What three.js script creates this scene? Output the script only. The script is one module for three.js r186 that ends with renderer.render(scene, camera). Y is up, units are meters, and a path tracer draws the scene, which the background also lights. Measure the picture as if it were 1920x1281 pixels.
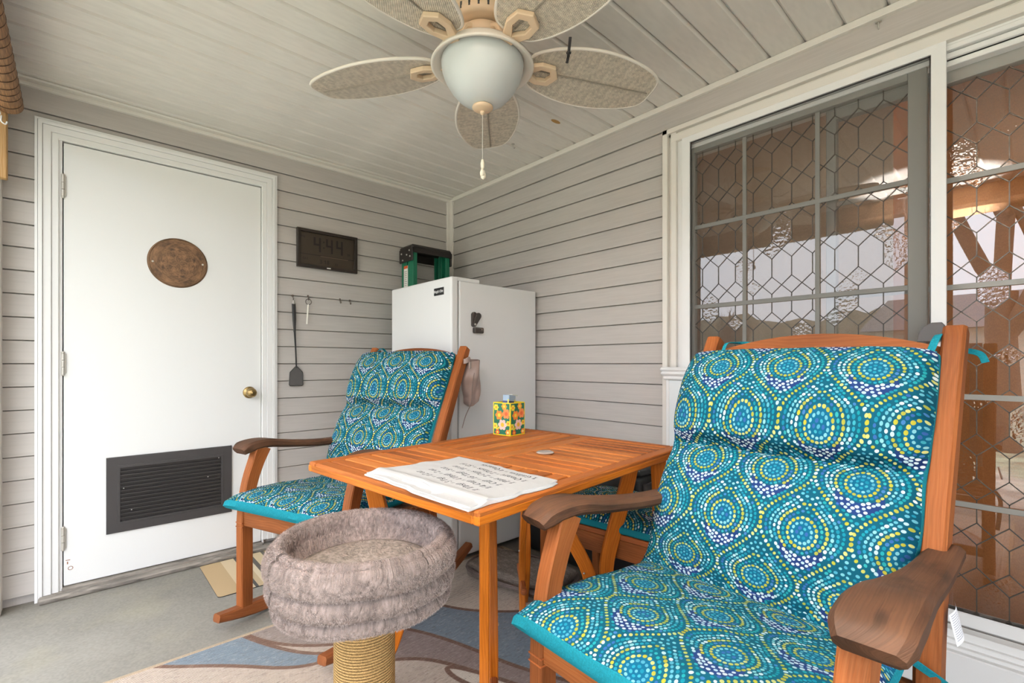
import * as THREE from 'three';
import { mergeGeometries, toCreasedNormals } from 'three/addons/utils/BufferGeometryUtils.js';
import { RoundedBoxGeometry } from 'three/addons/geometries/RoundedBoxGeometry.js';

// ------------------------------------------------------------------ camera, sky, lights, exposure
const scene = new THREE.Scene();
const FOC = 892, HORIZON = 682.4, YAW = THREE.MathUtils.degToRad(42.48);
const camera = new THREE.PerspectiveCamera(2 * Math.atan(640.5 / FOC) * 180 / Math.PI, 1920 / 1281, 0.05, 300);
camera.position.set(-2.11, 1.06, 3.0);
camera.lookAt(-2.11 + Math.sin(YAW), 1.06, 3.0 - Math.cos(YAW));
camera.setViewOffset(1920, 1281, 0, 640.5 - HORIZON, 1920, 1281);
const renderer = new THREE.WebGLRenderer({ antialias: true });
renderer.toneMapping = THREE.LinearToneMapping;
renderer.toneMappingExposure = 1.18;
renderer.shadowMap.enabled = true;
{ // bright overcast sky: a soft rise from the horizon to the zenith
  const w = 64, h = 64, d = new Float32Array(w * h * 4);
  for (let j = 0; j < h; j++) for (let i = 0; i < w; i++) {
    const el = ((j + 0.5) / h - 0.5) * Math.PI, s = Math.max(0, Math.sin(el)), L = 4.6 * (0.82 + 0.36 * s);
    d.set([L * 0.95, L * 0.995, L * 1.08, 1], (j * w + i) * 4);
  }
  const sky = new THREE.DataTexture(d, w, h, THREE.RGBAFormat, THREE.FloatType);
  sky.mapping = THREE.EquirectangularReflectionMapping; sky.magFilter = sky.minFilter = THREE.LinearFilter; sky.needsUpdate = true;
  scene.background = sky; scene.environment = sky;
}

// the photographer's flash, bounced off the ceiling (its bright spot mirrors in the leaded glass)
const flashLight = new THREE.SpotLight(new THREE.Color().setRGB(1, 0.97, 0.94), 1500, 0, 0.31, 0.75, 2);
flashLight.position.set(-2.13, 1.30, 3.06); flashLight.target.position.set(-2.10, 2.31, 2.56); flashLight.castShadow = true; flashLight.shadow.radius = 2; flashLight.name = 'flash_light';
scene.add(flashLight, flashLight.target);

// ------------------------------------------------------------------ helpers
let seed = 7;
const rnd = () => { seed |= 0; seed = seed + 0x6D2B79F5 | 0; let t = Math.imul(seed ^ seed >>> 15, 1 | seed); t = t + Math.imul(t ^ t >>> 7, 61 | t) ^ t; return ((t ^ t >>> 14) >>> 0) / 4294967296; };
const rr = (a, b) => a + (b - a) * rnd();
const V3 = (x, y, z) => new THREE.Vector3(x, y, z);
const used = {};
const numbered = (n) => { const k = used[n] = (used[n] ?? -1) + 1; return k ? `${n}_${String(k).padStart(3, '0')}` : n; };
function put(o, name, parent) {
  o.name = parent === scene ? numbered(name) : name;
  parent.add(o);
  o.traverse((c) => { if (c.isMesh) { c.castShadow = true; c.receiveShadow = true; } });
  return o;
}
const mesh = (name, geo, mat, parent = scene) => put(new THREE.Mesh(Array.isArray(geo) ? join(geo) : geo, mat), name, parent);
function tag(o, label, category, group) { o.userData.label = label; o.userData.category = category; if (group) o.userData.group = group; return o; }
function thing(name, label, category, pos = [0, 0, 0], turn = 0, group) {
  const o = put(new THREE.Group(), name, scene); o.position.set(...pos); o.rotation.y = turn; return tag(o, label, category, group);
}
function struct(name, label) { const o = put(new THREE.Group(), name, scene); o.userData.kind = 'structure'; if (label) o.userData.label = label; return o; }
function join(list) {
  return mergeGeometries(list.map((g) => { const q = g.index ? g.toNonIndexed() : g.clone(); for (const k of Object.keys(q.attributes)) if (!['position', 'normal', 'uv'].includes(k)) q.deleteAttribute(k); return q; }));
}
const mv = (g, x = 0, y = 0, z = 0) => g.translate(x, y, z);
// chamfered box, uv in metres with u along the longest side
function cbox(w, h, d, c = 0.003, off = true) {
  c = Math.min(c, w * 0.45, h * 0.45, d * 0.45);
  const H = [w / 2, h / 2, d / 2], P = [], N = [], U = [];
  const long = w >= h && w >= d ? 0 : h >= d ? 1 : 2, ou = off ? rnd() * 3 : 0, ov = off ? rnd() * 3 : 0;
  const uvOf = (p, ax) => { const o = [0, 1, 2].filter((a) => a !== ax); const a = o.includes(long) ? long : o[0], b = o.find((q) => q !== a); return [p[a] + ou, p[b] + ov + ax * 0.37]; };
  const poly = (pts, n, ax) => { for (let i = 1; i + 1 < pts.length; i++) { const t = [pts[0], pts[i], pts[i + 1]]; const a = V3(...t[1]).sub(V3(...t[0])).cross(V3(...t[2]).sub(V3(...t[0]))); if (a.dot(V3(...n)) < 0) t.reverse(); for (const p of t) { P.push(...p); N.push(...n); U.push(...uvOf(p, ax)); } } };
  for (let ax = 0; ax < 3; ax++) { const [b, e] = [0, 1, 2].filter((a) => a !== ax);
    for (const s of [-1, 1]) { const n = [0, 0, 0]; n[ax] = s;
      poly([[-1, -1], [1, -1], [1, 1], [-1, 1]].map(([i, j]) => { const p = [0, 0, 0]; p[ax] = s * H[ax]; p[b] = i * (H[b] - c); p[e] = j * (H[e] - c); return p; }), n, ax); } }
  for (let ax = 0; ax < 3; ax++) { const [b, e] = [0, 1, 2].filter((a) => a !== ax);
    for (const i of [-1, 1]) for (const j of [-1, 1]) { const n = [0, 0, 0]; n[b] = i * Math.SQRT1_2; n[e] = j * Math.SQRT1_2;
      const q = (s, k) => { const p = [0, 0, 0]; p[ax] = s * (H[ax] - c); p[b] = i * (H[b] - (k ? c : 0)); p[e] = j * (H[e] - (k ? 0 : c)); return p; };
      poly([q(-1, 0), q(1, 0), q(1, 1), q(-1, 1)], n, ax === long ? b : e); } }
  for (const i of [-1, 1]) for (const j of [-1, 1]) for (const k of [-1, 1]) poly([[i * H[0], j * (H[1] - c), k * (H[2] - c)], [i * (H[0] - c), j * H[1], k * (H[2] - c)], [i * (H[0] - c), j * (H[1] - c), k * H[2]]], [i * 0.577, j * 0.577, k * 0.577], 0);
  return geo(P, N, U);
}
function geo(P, N, U, idx) {
  const g = new THREE.BufferGeometry(); g.setAttribute('position', new THREE.Float32BufferAttribute(P, 3));
  if (U) g.setAttribute('uv', new THREE.Float32BufferAttribute(U, 2));
  if (idx) g.setIndex(idx);
  if (N) g.setAttribute('normal', new THREE.Float32BufferAttribute(N, 3)); else g.computeVertexNormals();
  return g;
}
// box given by its limits
function lim(x0, x1, y0, y1, z0, z1, c = 0.002) { return mv(cbox(Math.abs(x1 - x0), Math.abs(y1 - y0), Math.abs(z1 - z0), c), (x0 + x1) / 2, (y0 + y1) / 2, (z0 + z1) / 2); }
const curve = (pts, n) => new THREE.CatmullRomCurve3(pts, false, 'centripetal').getPoints(n);
const val = (a, t) => { if (typeof a === 'number') return a; const q = t * (a.length - 1), i = Math.min(a.length - 2, Math.floor(q)); return a[i] + (a[i + 1] - a[i]) * (q - i); };
// bar of rectangular section swept along pts; lat = sideways direction, w = width along lat, t = thickness
function sweep(pts, lat, w, t, c = 0.004, crease = 0.6) {
  const P = [], U = [], I = [], n = pts.length, ou = rnd() * 3, ov = rnd() * 3; let s = 0;
  for (let i = 0; i < n; i++) {
    const T = pts[Math.min(n - 1, i + 1)].clone().sub(pts[Math.max(0, i - 1)]).normalize(), L = (Array.isArray(lat) ? lat[i] : lat).clone();
    L.addScaledVector(T, -L.dot(T)).normalize();
    const N = new THREE.Vector3().crossVectors(L, T), a = val(w, i / (n - 1)) / 2, b = val(t, i / (n - 1)) / 2, cc = Math.min(c, a * 0.6, b * 0.6);
    if (i) s += pts[i].distanceTo(pts[i - 1]);
    const ring = [[a, -b + cc], [a, b - cc], [a - cc, b], [-a + cc, b], [-a, b - cc], [-a, -b + cc], [-a + cc, -b], [a - cc, -b], [a, -b + cc]];
    let v = 0; ring.forEach(([x, y], k) => { const p = pts[i].clone().addScaledVector(L, x).addScaledVector(N, y); P.push(p.x, p.y, p.z); if (k) v += Math.hypot(x - ring[k - 1][0], y - ring[k - 1][1]); U.push(s + ou, v + ov); });
  }
  for (let i = 0; i + 1 < n; i++) for (let k = 0; k < 8; k++) { const a = i * 9 + k, b = a + 9; I.push(a, a + 1, b, b, a + 1, b + 1); }
  const cap = (i, f) => { for (let k = 1; k < 7; k++) f ? I.push(i * 9, i * 9 + k, i * 9 + k + 1) : I.push(i * 9, i * 9 + k + 1, i * 9 + k); };
  cap(0, false); cap(n - 1, true);
  let g = geo(P, null, U, I); g = toCreasedNormals(g, crease); return fixOut(g);
}
// flip a closed solid whose triangles face inwards
function fixOut(g) {
  const p = g.attributes.position; let vol = 0; const a = V3(), b = V3(), c = V3();
  for (let i = 0; i < p.count; i += 3) { a.fromBufferAttribute(p, i); b.fromBufferAttribute(p, i + 1); c.fromBufferAttribute(p, i + 2); vol += a.dot(b.cross(c)); }
  if (vol < 0) { for (const k of Object.keys(g.attributes)) { const t = g.attributes[k], z = t.itemSize; for (let i = 0; i < t.count; i += 3) for (let j = 0; j < z; j++) { const q = t.array[(i + 1) * z + j]; t.array[(i + 1) * z + j] = t.array[(i + 2) * z + j]; t.array[(i + 2) * z + j] = q; } } const nn = g.attributes.normal; for (let i = 0; i < nn.array.length; i++) nn.array[i] *= -1; }
  return g;
}
function tube(pts, r, seg = 24, rad = 8, closed = false) { return new THREE.TubeGeometry(new THREE.CatmullRomCurve3(pts, closed, 'centripetal'), seg, r, rad, closed); }
function rod(a, b, r, rad = 10) { const d = b.clone().sub(a), g = new THREE.CylinderGeometry(r, r, d.length(), rad); g.applyQuaternion(new THREE.Quaternion().setFromUnitVectors(V3(0, 1, 0), d.clone().normalize())); const m = a.clone().add(b).multiplyScalar(0.5); return mv(g, m.x, m.y, m.z); }
const lathe = (pts, seg = 48) => new THREE.LatheGeometry(pts.map(([r, y]) => new THREE.Vector2(Math.max(r, 0.00001), y)), seg);
function ext(shape, depth, bevel = 0, seg = 12) { return new THREE.ExtrudeGeometry(shape, { depth, bevelEnabled: bevel > 0, bevelSize: bevel, bevelThickness: bevel, bevelSegments: 2, curveSegments: seg }); }
const shapeOf = (pts) => new THREE.Shape(pts.map(([x, y]) => new THREE.Vector2(x, y)));
// grid surface from a function (i,j in 0..1) -> Vector3 ; uv function
function grid(nu, nv, fn, uvf) {
  const P = [], U = [], I = [];
  for (let i = 0; i <= nu; i++) for (let j = 0; j <= nv; j++) { const p = fn(i / nu, j / nv); P.push(p.x, p.y, p.z); const u = uvf ? uvf(i / nu, j / nv) : [i / nu, j / nv]; U.push(...u); }
  for (let i = 0; i < nu; i++) for (let j = 0; j < nv; j++) { const a = i * (nv + 1) + j, b = a + nv + 1; I.push(a, a + 1, b, b, a + 1, b + 1); }
  return geo(P, null, U, I);
}
// pixel of the photograph -> point on a plane (axis, value)
const CF = V3(Math.sin(YAW), 0, -Math.cos(YAW)), CR = V3(Math.cos(YAW), 0, Math.sin(YAW));
function at(px, py, axis, v) { const d = CF.clone().addScaledVector(CR, (px - 960) / FOC); d.y -= (py - HORIZON) / FOC; const t = (v - camera.position.getComponent(axis)) / d.getComponent(axis); return camera.position.clone().addScaledVector(d, t); }

// ------------------------------------------------------------------ noise and textures
const hash = (x, y, s) => { let h = Math.imul(x, 374761393) + Math.imul(y, 668265263) + Math.imul(s, 974634777); h = Math.imul(h ^ h >>> 13, 1274126177); return ((h ^ h >>> 16) >>> 0) / 4294967296; };
function noise(x, y, px, py, s = 1) { // tileable value noise, period px,py cells
  const xi = Math.floor(x), yi = Math.floor(y), fx = x - xi, fy = y - yi, u = fx * fx * (3 - 2 * fx), v = fy * fy * (3 - 2 * fy), m = (a, b) => ((a % b) + b) % b;
  const x0 = m(xi, px), x1 = m(xi + 1, px), y0 = m(yi, py), y1 = m(yi + 1, py);
  return (hash(x0, y0, s) * (1 - u) + hash(x1, y0, s) * u) * (1 - v) + (hash(x0, y1, s) * (1 - u) + hash(x1, y1, s) * u) * v;
}
const fbm = (x, y, p, q, s, o = 4) => { let a = 0, w = 0.5; for (let i = 0; i < o; i++) { a += w * noise(x, y, p, q, s + i); x *= 2; y *= 2; p *= 2; q *= 2; w *= 0.5; } return a / (1 - Math.pow(0.5, o)); };
function tex(w, h, fn, mx, my, srgb = true) {
  const d = new Uint8Array(w * h * 4);
  for (let j = 0; j < h; j++) for (let i = 0; i < w; i++) { const c = fn(i / w, j / h), k = (j * w + i) * 4; d[k] = c[0] * 255; d[k + 1] = c[1] * 255; d[k + 2] = c[2] * 255; d[k + 3] = 255; }
  const t = new THREE.DataTexture(d, w, h); return fin(t, mx, my, srgb);
}
function fin(t, mx, my, srgb) { t.wrapS = t.wrapT = THREE.RepeatWrapping; t.magFilter = THREE.LinearFilter; t.minFilter = THREE.LinearMipmapLinearFilter; t.generateMipmaps = true; t.repeat.set(1 / mx, 1 / my); if (srgb) t.colorSpace = THREE.SRGBColorSpace; t.needsUpdate = true; return t; }
function canvasTex(w, h, draw, mx = 1, my = 1) { const c = document.createElement('canvas'); c.width = w; c.height = h; draw(c.getContext('2d')); return fin(new THREE.CanvasTexture(c), mx, my, true); }
const cl = (v) => Math.min(1, Math.max(0, v));
const g3 = (v) => [cl(v), cl(v), cl(v)];

const woodMap = tex(1024, 512, (u, v) => { // 0.8 m along the grain, 0.2 m across
  const wob = fbm(u * 3, v * 4, 3, 4, 3) * 0.9, ring = 0.5 + 0.5 * Math.sin((v * 22 + wob * 5) * Math.PI * 2 / 1), fine = noise(u * 12, v * 220, 12, 220, 9), f2 = noise(u * 40, v * 300, 40, 300, 12), blot = fbm(u * 2, v * 3, 2, 3, 21);
  const k = 0.76 + 0.05 * ring + 0.10 * fine + 0.07 * f2 - 0.02 + (blot - 0.5) * 0.42;
  return [cl(k + 0.02), cl(k * (0.96 + 0.04 * ring)), cl(k * (0.9 + 0.1 * ring))];
}, 0.8, 0.2);
const woodBump = tex(512, 512, (u, v) => g3(0.5 + 0.5 * (noise(u * 10, v * 160, 10, 160, 4) - 0.5)), 0.8, 0.2, false);
const wornMap = tex(512, 512, (u, v) => { const a = fbm(u * 3, v * 4, 3, 4, 31), f = noise(u * 8, v * 120, 8, 120, 33), sp = Math.max(0, fbm(u * 9, v * 9, 9, 9, 35) - 0.55) * 2; const k = 0.5 + 0.42 * a + 0.14 * f - sp * 0.4; return [cl(k), cl(k * 0.97), cl(k * 0.95)]; }, 0.5, 0.2);
const sidingMap = tex(512, 256, (u, v) => { const k = 0.93 + 0.05 * (fbm(u * 4, v * 8, 4, 8, 41) - 0.5) + 0.035 * (noise(u * 10, v * 90, 10, 90, 42) - 0.5); return g3(k); }, 1.0, 0.4);
const sidingBump = tex(512, 256, (u, v) => g3(0.5 + 0.5 * (noise(u * 14 + fbm(u * 4, v * 4, 4, 4, 44), v * 80, 14, 80, 43) - 0.5)), 1.0, 0.4, false);
const ceilMap = tex(512, 256, (u, v) => { const sp = Math.max(0, fbm(u * 14, v * 14, 14, 14, 52) - 0.66) * 0.5; const k = 0.95 + 0.06 * (fbm(u * 6, v * 3, 6, 3, 51) - 0.5) - sp * 0.25 + 0.03 * (noise(u * 30, v * 80, 30, 80, 53) - 0.5); return [cl(k), cl(k * 0.995), cl(k * 0.985)]; }, 1.3, 0.7);
const concMap = tex(1024, 1024, (u, v) => { const a = fbm(u * 4, v * 4, 4, 4, 61, 5), b = fbm(u * 9, v * 9, 9, 9, 62, 4), s = noise(u * 260, v * 260, 260, 260, 63), ch = fbm(u * 14, v * 11, 14, 11, 64, 3) > 0.70 ? 1 : 0, sc = Math.max(0, b - 0.55) * 1.6; const k = 0.80 + 0.16 * (a - 0.5) + 0.07 * (s - 0.5) - ch * 0.012; return [cl(k + sc * 0.1), cl(k + sc * 0.09), cl(k + sc * 0.03 - 0.01)]; }, 1.6, 1.6);
const plushMap = tex(512, 512, (u, v) => { const wx = u + 0.03 * fbm(u * 5, v * 5, 5, 5, 73), a = fbm(wx * 40, v * 40, 40, 40, 71, 3), b = fbm(u * 6, v * 6, 6, 6, 72, 3), st = noise(u * 90 + 12 * fbm(u * 6, v * 6, 6, 6, 74), v * 30, 90, 30, 75); const k = 0.74 + 0.35 * (a - 0.5) + 0.2 * (b - 0.5) + 0.1 * (st - 0.5); return [cl(k), cl(k * 0.985), cl(k * 0.98)]; }, 0.3, 0.3);
const plushBump = tex(512, 512, (u, v) => g3(0.5 * fbm(u * 50, v * 50, 50, 50, 76, 3) + 0.5 * noise(u * 110 + 14 * fbm(u * 6, v * 6, 6, 6, 74), v * 34, 110, 34, 77)), 0.3, 0.3, false);
const ropeMap = tex(256, 512, (u, v) => { const w = Math.abs(Math.sin(v * Math.PI * 16)), f = noise(u * 60 + v * 30, v * 128, 60, 128, 81), k = 0.62 + 0.26 * w + 0.3 * (f - 0.5); return [cl(k), cl(k * 0.97), cl(k * 0.92)]; }, 0.1, 0.1);
const ropeBump = tex(256, 512, (u, v) => g3(Math.abs(Math.sin(v * Math.PI * 16)) * 0.8 + 0.2 * noise(u * 60 + v * 30, v * 128, 60, 128, 82)), 0.1, 0.1, false);
const brushMap = tex(256, 256, (u, v) => { const a = fbm(u * 6, v * 6, 6, 6, 91), b = fbm(u * 18, v * 18, 18, 18, 92); const k = 0.62 + 0.5 * (a - 0.5) + 0.35 * (b - 0.5); return [cl(k), cl(k * 0.94), cl(k * 0.88)]; }, 0.26, 0.26);
const linenMap = (seedN) => tex(256, 256, (u, v) => { const k = 0.86 + 0.12 * (noise(u * 128, v * 24, 128, 24, seedN) - 0.5) + 0.12 * (noise(u * 24, v * 128, 24, 128, seedN + 1) - 0.5); return g3(k); }, 0.1, 0.1);
const clothMap = linenMap(101);

// printed cushion cloth: half-drop teardrop medallions of coloured dots
const PW = 0.178, PH = 0.262;
const printMap = canvasTex(1024, 1508, (g) => {
  const k = 1024 / PW; g.fillStyle = '#054a5e'; g.fillRect(0, 0, 1024, 1508);
  const pal = { Y: ['#c8bb3f', '#d6cc66', '#b8b046', '#ddd683'], W: ['#e6f0ee', '#cfe6e6', '#f2f4ec'], L: ['#6fb6c4', '#8acad0', '#57a3b7', '#9cd2d2'], B: ['#2a93a6', '#23879d', '#45a4b0', '#1b7c92'], T: ['#1d8a93', '#2a989b', '#167f90', '#3aa3a3'], N: ['#3a5f9c', '#4a78ae'] };
  const dots = [], half = (y) => PW / 4 * (1 + Math.cos(2 * Math.PI * Math.min(0.5, Math.abs(y) / PH)));
  const far = (x, y, m) => { for (const d of dots) { let dx = Math.abs(d[0] - x), dy = Math.abs(d[1] - y); dx = Math.min(dx, PW - dx); dy = Math.min(dy, PH - dy); if (dx * dx + dy * dy < m * m) return false; } return true; };
  const wrap = (v, p) => ((v % p) + p) % p;
  const add = (x, y, key, a, s) => dots.push([wrap(x, PW), wrap(y, PH), key, a, s]);
  const rim = (a) => { let lo = 0, hi = 0.14; for (let i = 0; i < 24; i++) { const r = (lo + hi) / 2, x = Math.abs(r * Math.cos(a)), y = r * Math.sin(a); Math.abs(y) < PH / 2 && x < half(y) ? lo = r : hi = r; } return lo; };
  const C = [[PW / 2, PH / 2], [0, 0]];
  // wavy lattice of yellow dots shared by neighbouring medallions
  for (const sg of [-1, 1]) { let y = -PH / 2, acc = 0, px = 0, py = y; const st = []; for (let i = 0; i <= 2000; i++) { const yy = -PH / 2 + PH * i / 2000, x = half(yy); if (i) acc += Math.hypot(x - px, yy - py); px = x; py = yy; st.push([acc, x, yy]); } const n = Math.round(acc / 0.0098); let j = 0; for (let i = 0; i < n; i++) { while (st[j][0] < acc * i / n) j++; add(C[0][0] + sg * st[j][1], C[0][1] + st[j][2], rnd() < 0.82 ? 'Y' : 'W', sg * (st[j][2] > 0 ? 1 : -1) * 0.9, 1); } }
  // dark seam beside the lattice and navy crescents
  for (const c of C) for (let ox = -1; ox <= 1; ox++) for (let oy = -1; oy <= 1; oy++) { const x = (c[0] + ox * PW) * k, y = (c[1] + oy * PH) * k; g.fillStyle = '#1a3163'; g.beginPath(); g.ellipse(x, y + 0.016 * k, 0.050 * k, 0.062 * k, 0, 0.16 * Math.PI, 0.84 * Math.PI); g.ellipse(x, y + 0.004 * k, 0.047 * k, 0.047 * k, 0, 0.84 * Math.PI, 0.16 * Math.PI, true); g.fill(); g.fillStyle = '#0b5a78'; g.beginPath(); g.arc(x, y + 0.006 * k, 0.032 * k, 0, 7); g.fill(); }
  const rings = ['L', 'B', 'L', 'Y', 'T', 'YW', 'LW', 'LW', 'T'];
  for (const c of C) rings.forEach((col, i) => {
    const r0 = 0.0096 * i, mix = cl((i - 3) / 5.5), m = i ? Math.round(2 * Math.PI * r0 * (1 + 0.12 * mix) / 0.0094) : 1, ph = rnd() * 6;
    for (let q = 0; q < m; q++) { const a = ph + q / m * 2 * Math.PI, up = Math.exp(-Math.pow(Math.atan2(Math.sin(a + Math.PI / 2), Math.cos(a + Math.PI / 2)) / 0.34, 2)), ro = rim(a) * r0 / 0.0892, r = (r0 * (1 - mix) + ro * mix) * (1 + 0.16 * up * cl((i - 2) / 3)), x = c[0] + r * Math.cos(a), y = c[1] + r * Math.sin(a) + 0.007 * (1 - mix);
      if (!far(x, y, 0.0077)) continue; const bottom = Math.sin(a);
      let key = col; if (col === 'YW') key = bottom > 0.75 ? 'W' : rnd() < 0.8 ? 'Y' : 'W'; else if (col === 'LW') key = bottom > 0.62 ? 'W' : rnd() < 0.62 ? 'L' : rnd() < 0.5 ? 'W' : 'B'; else if (col === 'B' || col === 'T') key = rnd() < 0.6 ? col : rnd() < 0.6 ? 'B' : 'N';
      add(x, y, key, a + Math.PI / 2, 1); } });
  for (let i = 0; i < 9000; i++) { const x = rnd() * PW, y = rnd() * PH; if (far(x, y, 0.0084)) add(x, y, ['T', 'B', 'L', 'L', 'B'][Math.floor(rnd() * 5)], rnd() * 3, 0.92); }
  for (const [x, y, key, a, sc] of dots) { const q = pal[key]; g.fillStyle = q[Math.floor(rnd() * q.length)]; const s = sc * (key === 'W' || key === 'Y' ? 0.98 : 0.90) * rr(0.86, 1.1); for (const ox of [-PW, 0, PW]) for (const oy of [-PH, 0, PH]) { if (x + ox < -0.01 || x + ox > PW + 0.01 || y + oy < -0.01 || y + oy > PH + 0.01) continue; g.beginPath(); g.ellipse((x + ox) * k, (y + oy) * k, 0.0039 * s * k, 0.0033 * s * k, a, 0, 7); g.fill(); } }
}, PW, PH);
const wovenMap = tex(512, 512, (u, v) => { // cane weave, 0.08 m square
  const x = u * 16, y = v * 24, over = (Math.floor(x) + Math.floor(y)) % 2, fx = Math.abs(x % 1 - 0.5) * 2, fy = Math.abs(y % 1 - 0.5) * 2;
  const n = fbm(u * 8, v * 8, 8, 8, 111), e = over ? fy : fx, k = 0.97 - 0.42 * Math.pow(e, 3) + 0.25 * (n - 0.5) - (over ? 0.0 : 0.05);
  return [cl(k), cl(k * 0.965), cl(k * 0.905)];
}, 0.08, 0.08);
const wovenBump = tex(256, 256, (u, v) => { const x = u * 16, y = v * 24, over = (Math.floor(x) + Math.floor(y)) % 2; return g3(1 - Math.pow(over ? Math.abs(y % 1 - 0.5) * 2 : Math.abs(x % 1 - 0.5) * 2, 2)); }, 0.08, 0.08, false);

const C = (r, g, b) => new THREE.Color().setRGB(r, g, b);
const S = (m, o = {}) => new THREE.MeshStandardMaterial({ roughness: 0.6, ...o, color: m });
const MP = (m, o = {}) => new THREE.MeshPhysicalMaterial({ roughness: 0.6, ...o, color: m });
const wood = (c, r = 0.45) => MP(c, { specularIntensity: 0.35, map: woodMap, bumpMap: woodBump, bumpScale: 0.0004, roughness: r });
const mat = {
  siding: MP(C(0.585, 0.545, 0.51), { specularIntensity: 0.5, map: sidingMap, bumpMap: sidingBump, bumpScale: 0.00012, roughness: 0.62 }),
  ceil: S(C(0.83, 0.795, 0.75), { map: ceilMap, roughness: 0.7 }),
  white: S(C(0.80, 0.79, 0.775), { roughness: 0.45 }),
  cream: S(C(0.74, 0.70, 0.64), { roughness: 0.5 }),
  doorW: S(C(0.82, 0.815, 0.80), { roughness: 0.42 }),
  conc: MP(C(0.385, 0.36, 0.32), { specularIntensity: 0.4, map: concMap, roughness: 0.8 }),
  dark: S(C(0.02, 0.019, 0.018), { roughness: 0.7 }),
  ventB: S(C(0.035, 0.032, 0.032), { roughness: 0.55 }),
  black: S(C(0.016, 0.015, 0.015), { roughness: 0.5 }),
  brass: S(C(0.36, 0.25, 0.11), { metalness: 1, roughness: 0.34 }),
  plaque: S(C(0.40, 0.26, 0.16), { map: brushMap, metalness: 0.55, roughness: 0.55 }),
  steel: S(C(0.6, 0.58, 0.55), { metalness: 1, roughness: 0.3 }),
  oldMetal: S(C(0.16, 0.13, 0.11), { metalness: 0.5, roughness: 0.5 }),
  hinge: S(C(0.55, 0.52, 0.47), { metalness: 0.6, roughness: 0.5 }),
  fridge: S(C(0.77, 0.765, 0.755), { roughness: 0.4 }),
  table: [wood(C(0.56, 0.19, 0.042), 0.5), wood(C(0.47, 0.15, 0.032), 0.5), wood(C(0.65, 0.235, 0.058), 0.48)],
  tedge: wood(C(0.68, 0.205, 0.018), 0.42),
  chair: wood(C(0.325, 0.108, 0.030), 0.58),
  chairRed: wood(C(0.42, 0.13, 0.04), 0.42),
  arm: MP(C(0.135, 0.068, 0.038), { specularIntensity: 0.35, map: wornMap, bumpMap: woodBump, bumpScale: 0.0006, roughness: 0.6 }),
  runner: wood(C(0.24, 0.085, 0.03), 0.45),
  teal: MP(C(0.016, 0.27, 0.34), { specularIntensity: 0.15, map: clothMap, roughness: 0.85 }),
  print: MP(C(0.72, 0.73, 0.75), { specularIntensity: 0.15, map: printMap, bumpMap: linenMap(131), bumpScale: 0.0003, roughness: 0.85 }),
  plush: MP(C(0.52, 0.43, 0.395), { specularIntensity: 0.15, map: plushMap, bumpMap: plushBump, bumpScale: 0.004, roughness: 1 }),
  plushIn: MP(C(0.55, 0.475, 0.41), { specularIntensity: 0.15, map: plushMap, bumpMap: plushBump, bumpScale: 0.003, roughness: 1 }),
  sisal: MP(C(0.78, 0.52, 0.24), { specularIntensity: 0.15, map: ropeMap, bumpMap: ropeBump, bumpScale: 0.004, roughness: 0.95 }),
  fan: S(C(0.68, 0.51, 0.34), { roughness: 0.5 }),
  fanRim: S(C(0.72, 0.66, 0.58), { roughness: 0.45 }),
  woven: S(C(0.92, 0.875, 0.82), { map: wovenMap, bumpMap: wovenBump, bumpScale: 0.002, roughness: 0.85 }),
  opal: MP(C(0.56, 0.59, 0.58), { roughness: 0.35, clearcoat: 0.3, clearcoatRoughness: 0.3 }),
  bamboo: S(C(0.40, 0.22, 0.11), { roughness: 0.75, map: tex(256, 256, (u, v) => { const f = noise(u * 6, v * 64, 6, 64, 141), s = Math.abs(v * 32 % 1 - 0.5) * 2; const k = 0.7 + 0.35 * (f - 0.5) + 0.14 * (1 - s * s); return [cl(k), cl(k * 0.96), cl(k * 0.9)]; }, 0.2, 0.1) }),
  twine: S(C(0.06, 0.03, 0.018), { roughness: 0.9 }),
  pine: wood(C(0.55, 0.36, 0.17), 0.6),
  green: S(C(0.008, 0.16, 0.085), { roughness: 0.4 }),
  greySash: S(C(0.31, 0.30, 0.275), { roughness: 0.5 }),
  lead: S(C(0.09, 0.075, 0.06), { metalness: 0.5, roughness: 0.45 }),
  glass: MP(C(0.97, 0.96, 0.95), { transmission: 1, thickness: 0, roughness: 0.0, ior: 2.3 }),
  glassT: MP(C(0.97, 0.96, 0.95), { transmission: 1, thickness: 0, roughness: 0.03, ior: 2.3, bumpMap: tex(256, 256, (u, v) => g3(fbm(u * 24, v * 24, 24, 24, 151, 2)), 0.2, 0.2, false), bumpScale: 0.0006 }),
  mesh: S(C(0.10, 0.095, 0.085), { transparent: true, opacity: 0.24, roughness: 0.9, side: THREE.DoubleSide }),
};

// ------------------------------------------------------------------ the setting: ground, floor, walls, ceiling
const CEIL = 2.312, PITCH = 0.1022, ZEND = 4.7, XOUT = -2.44;
{
  const g = struct('ground');
  const lawn = tex(512, 512, (u, v) => { const a = fbm(u * 5, v * 5, 5, 5, 161), b = fbm(u * 40, v * 40, 40, 40, 162, 3), t = cl((a - 0.42) * 5); const k = 0.6 + 0.6 * (b - 0.5); return [cl(0.22 + k * (0.88 - 0.14 * t)), cl(0.22 + k * (0.82 - 0.03 * t)), cl(0.22 + k * (0.73 - 0.12 * t))]; }, 7, 7);
  const m = mesh('lawn', mv(new THREE.PlaneGeometry(240, 240).rotateX(-Math.PI / 2), 0, -0.2, 0), S(C(0.86, 0.86, 0.86), { map: lawn, roughness: 1 }), g);
  const uv = m.geometry.attributes.uv; for (let i = 0; i < uv.count; i++) uv.setXY(i, uv.getX(i) * 240, uv.getY(i) * 240);
}
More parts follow.
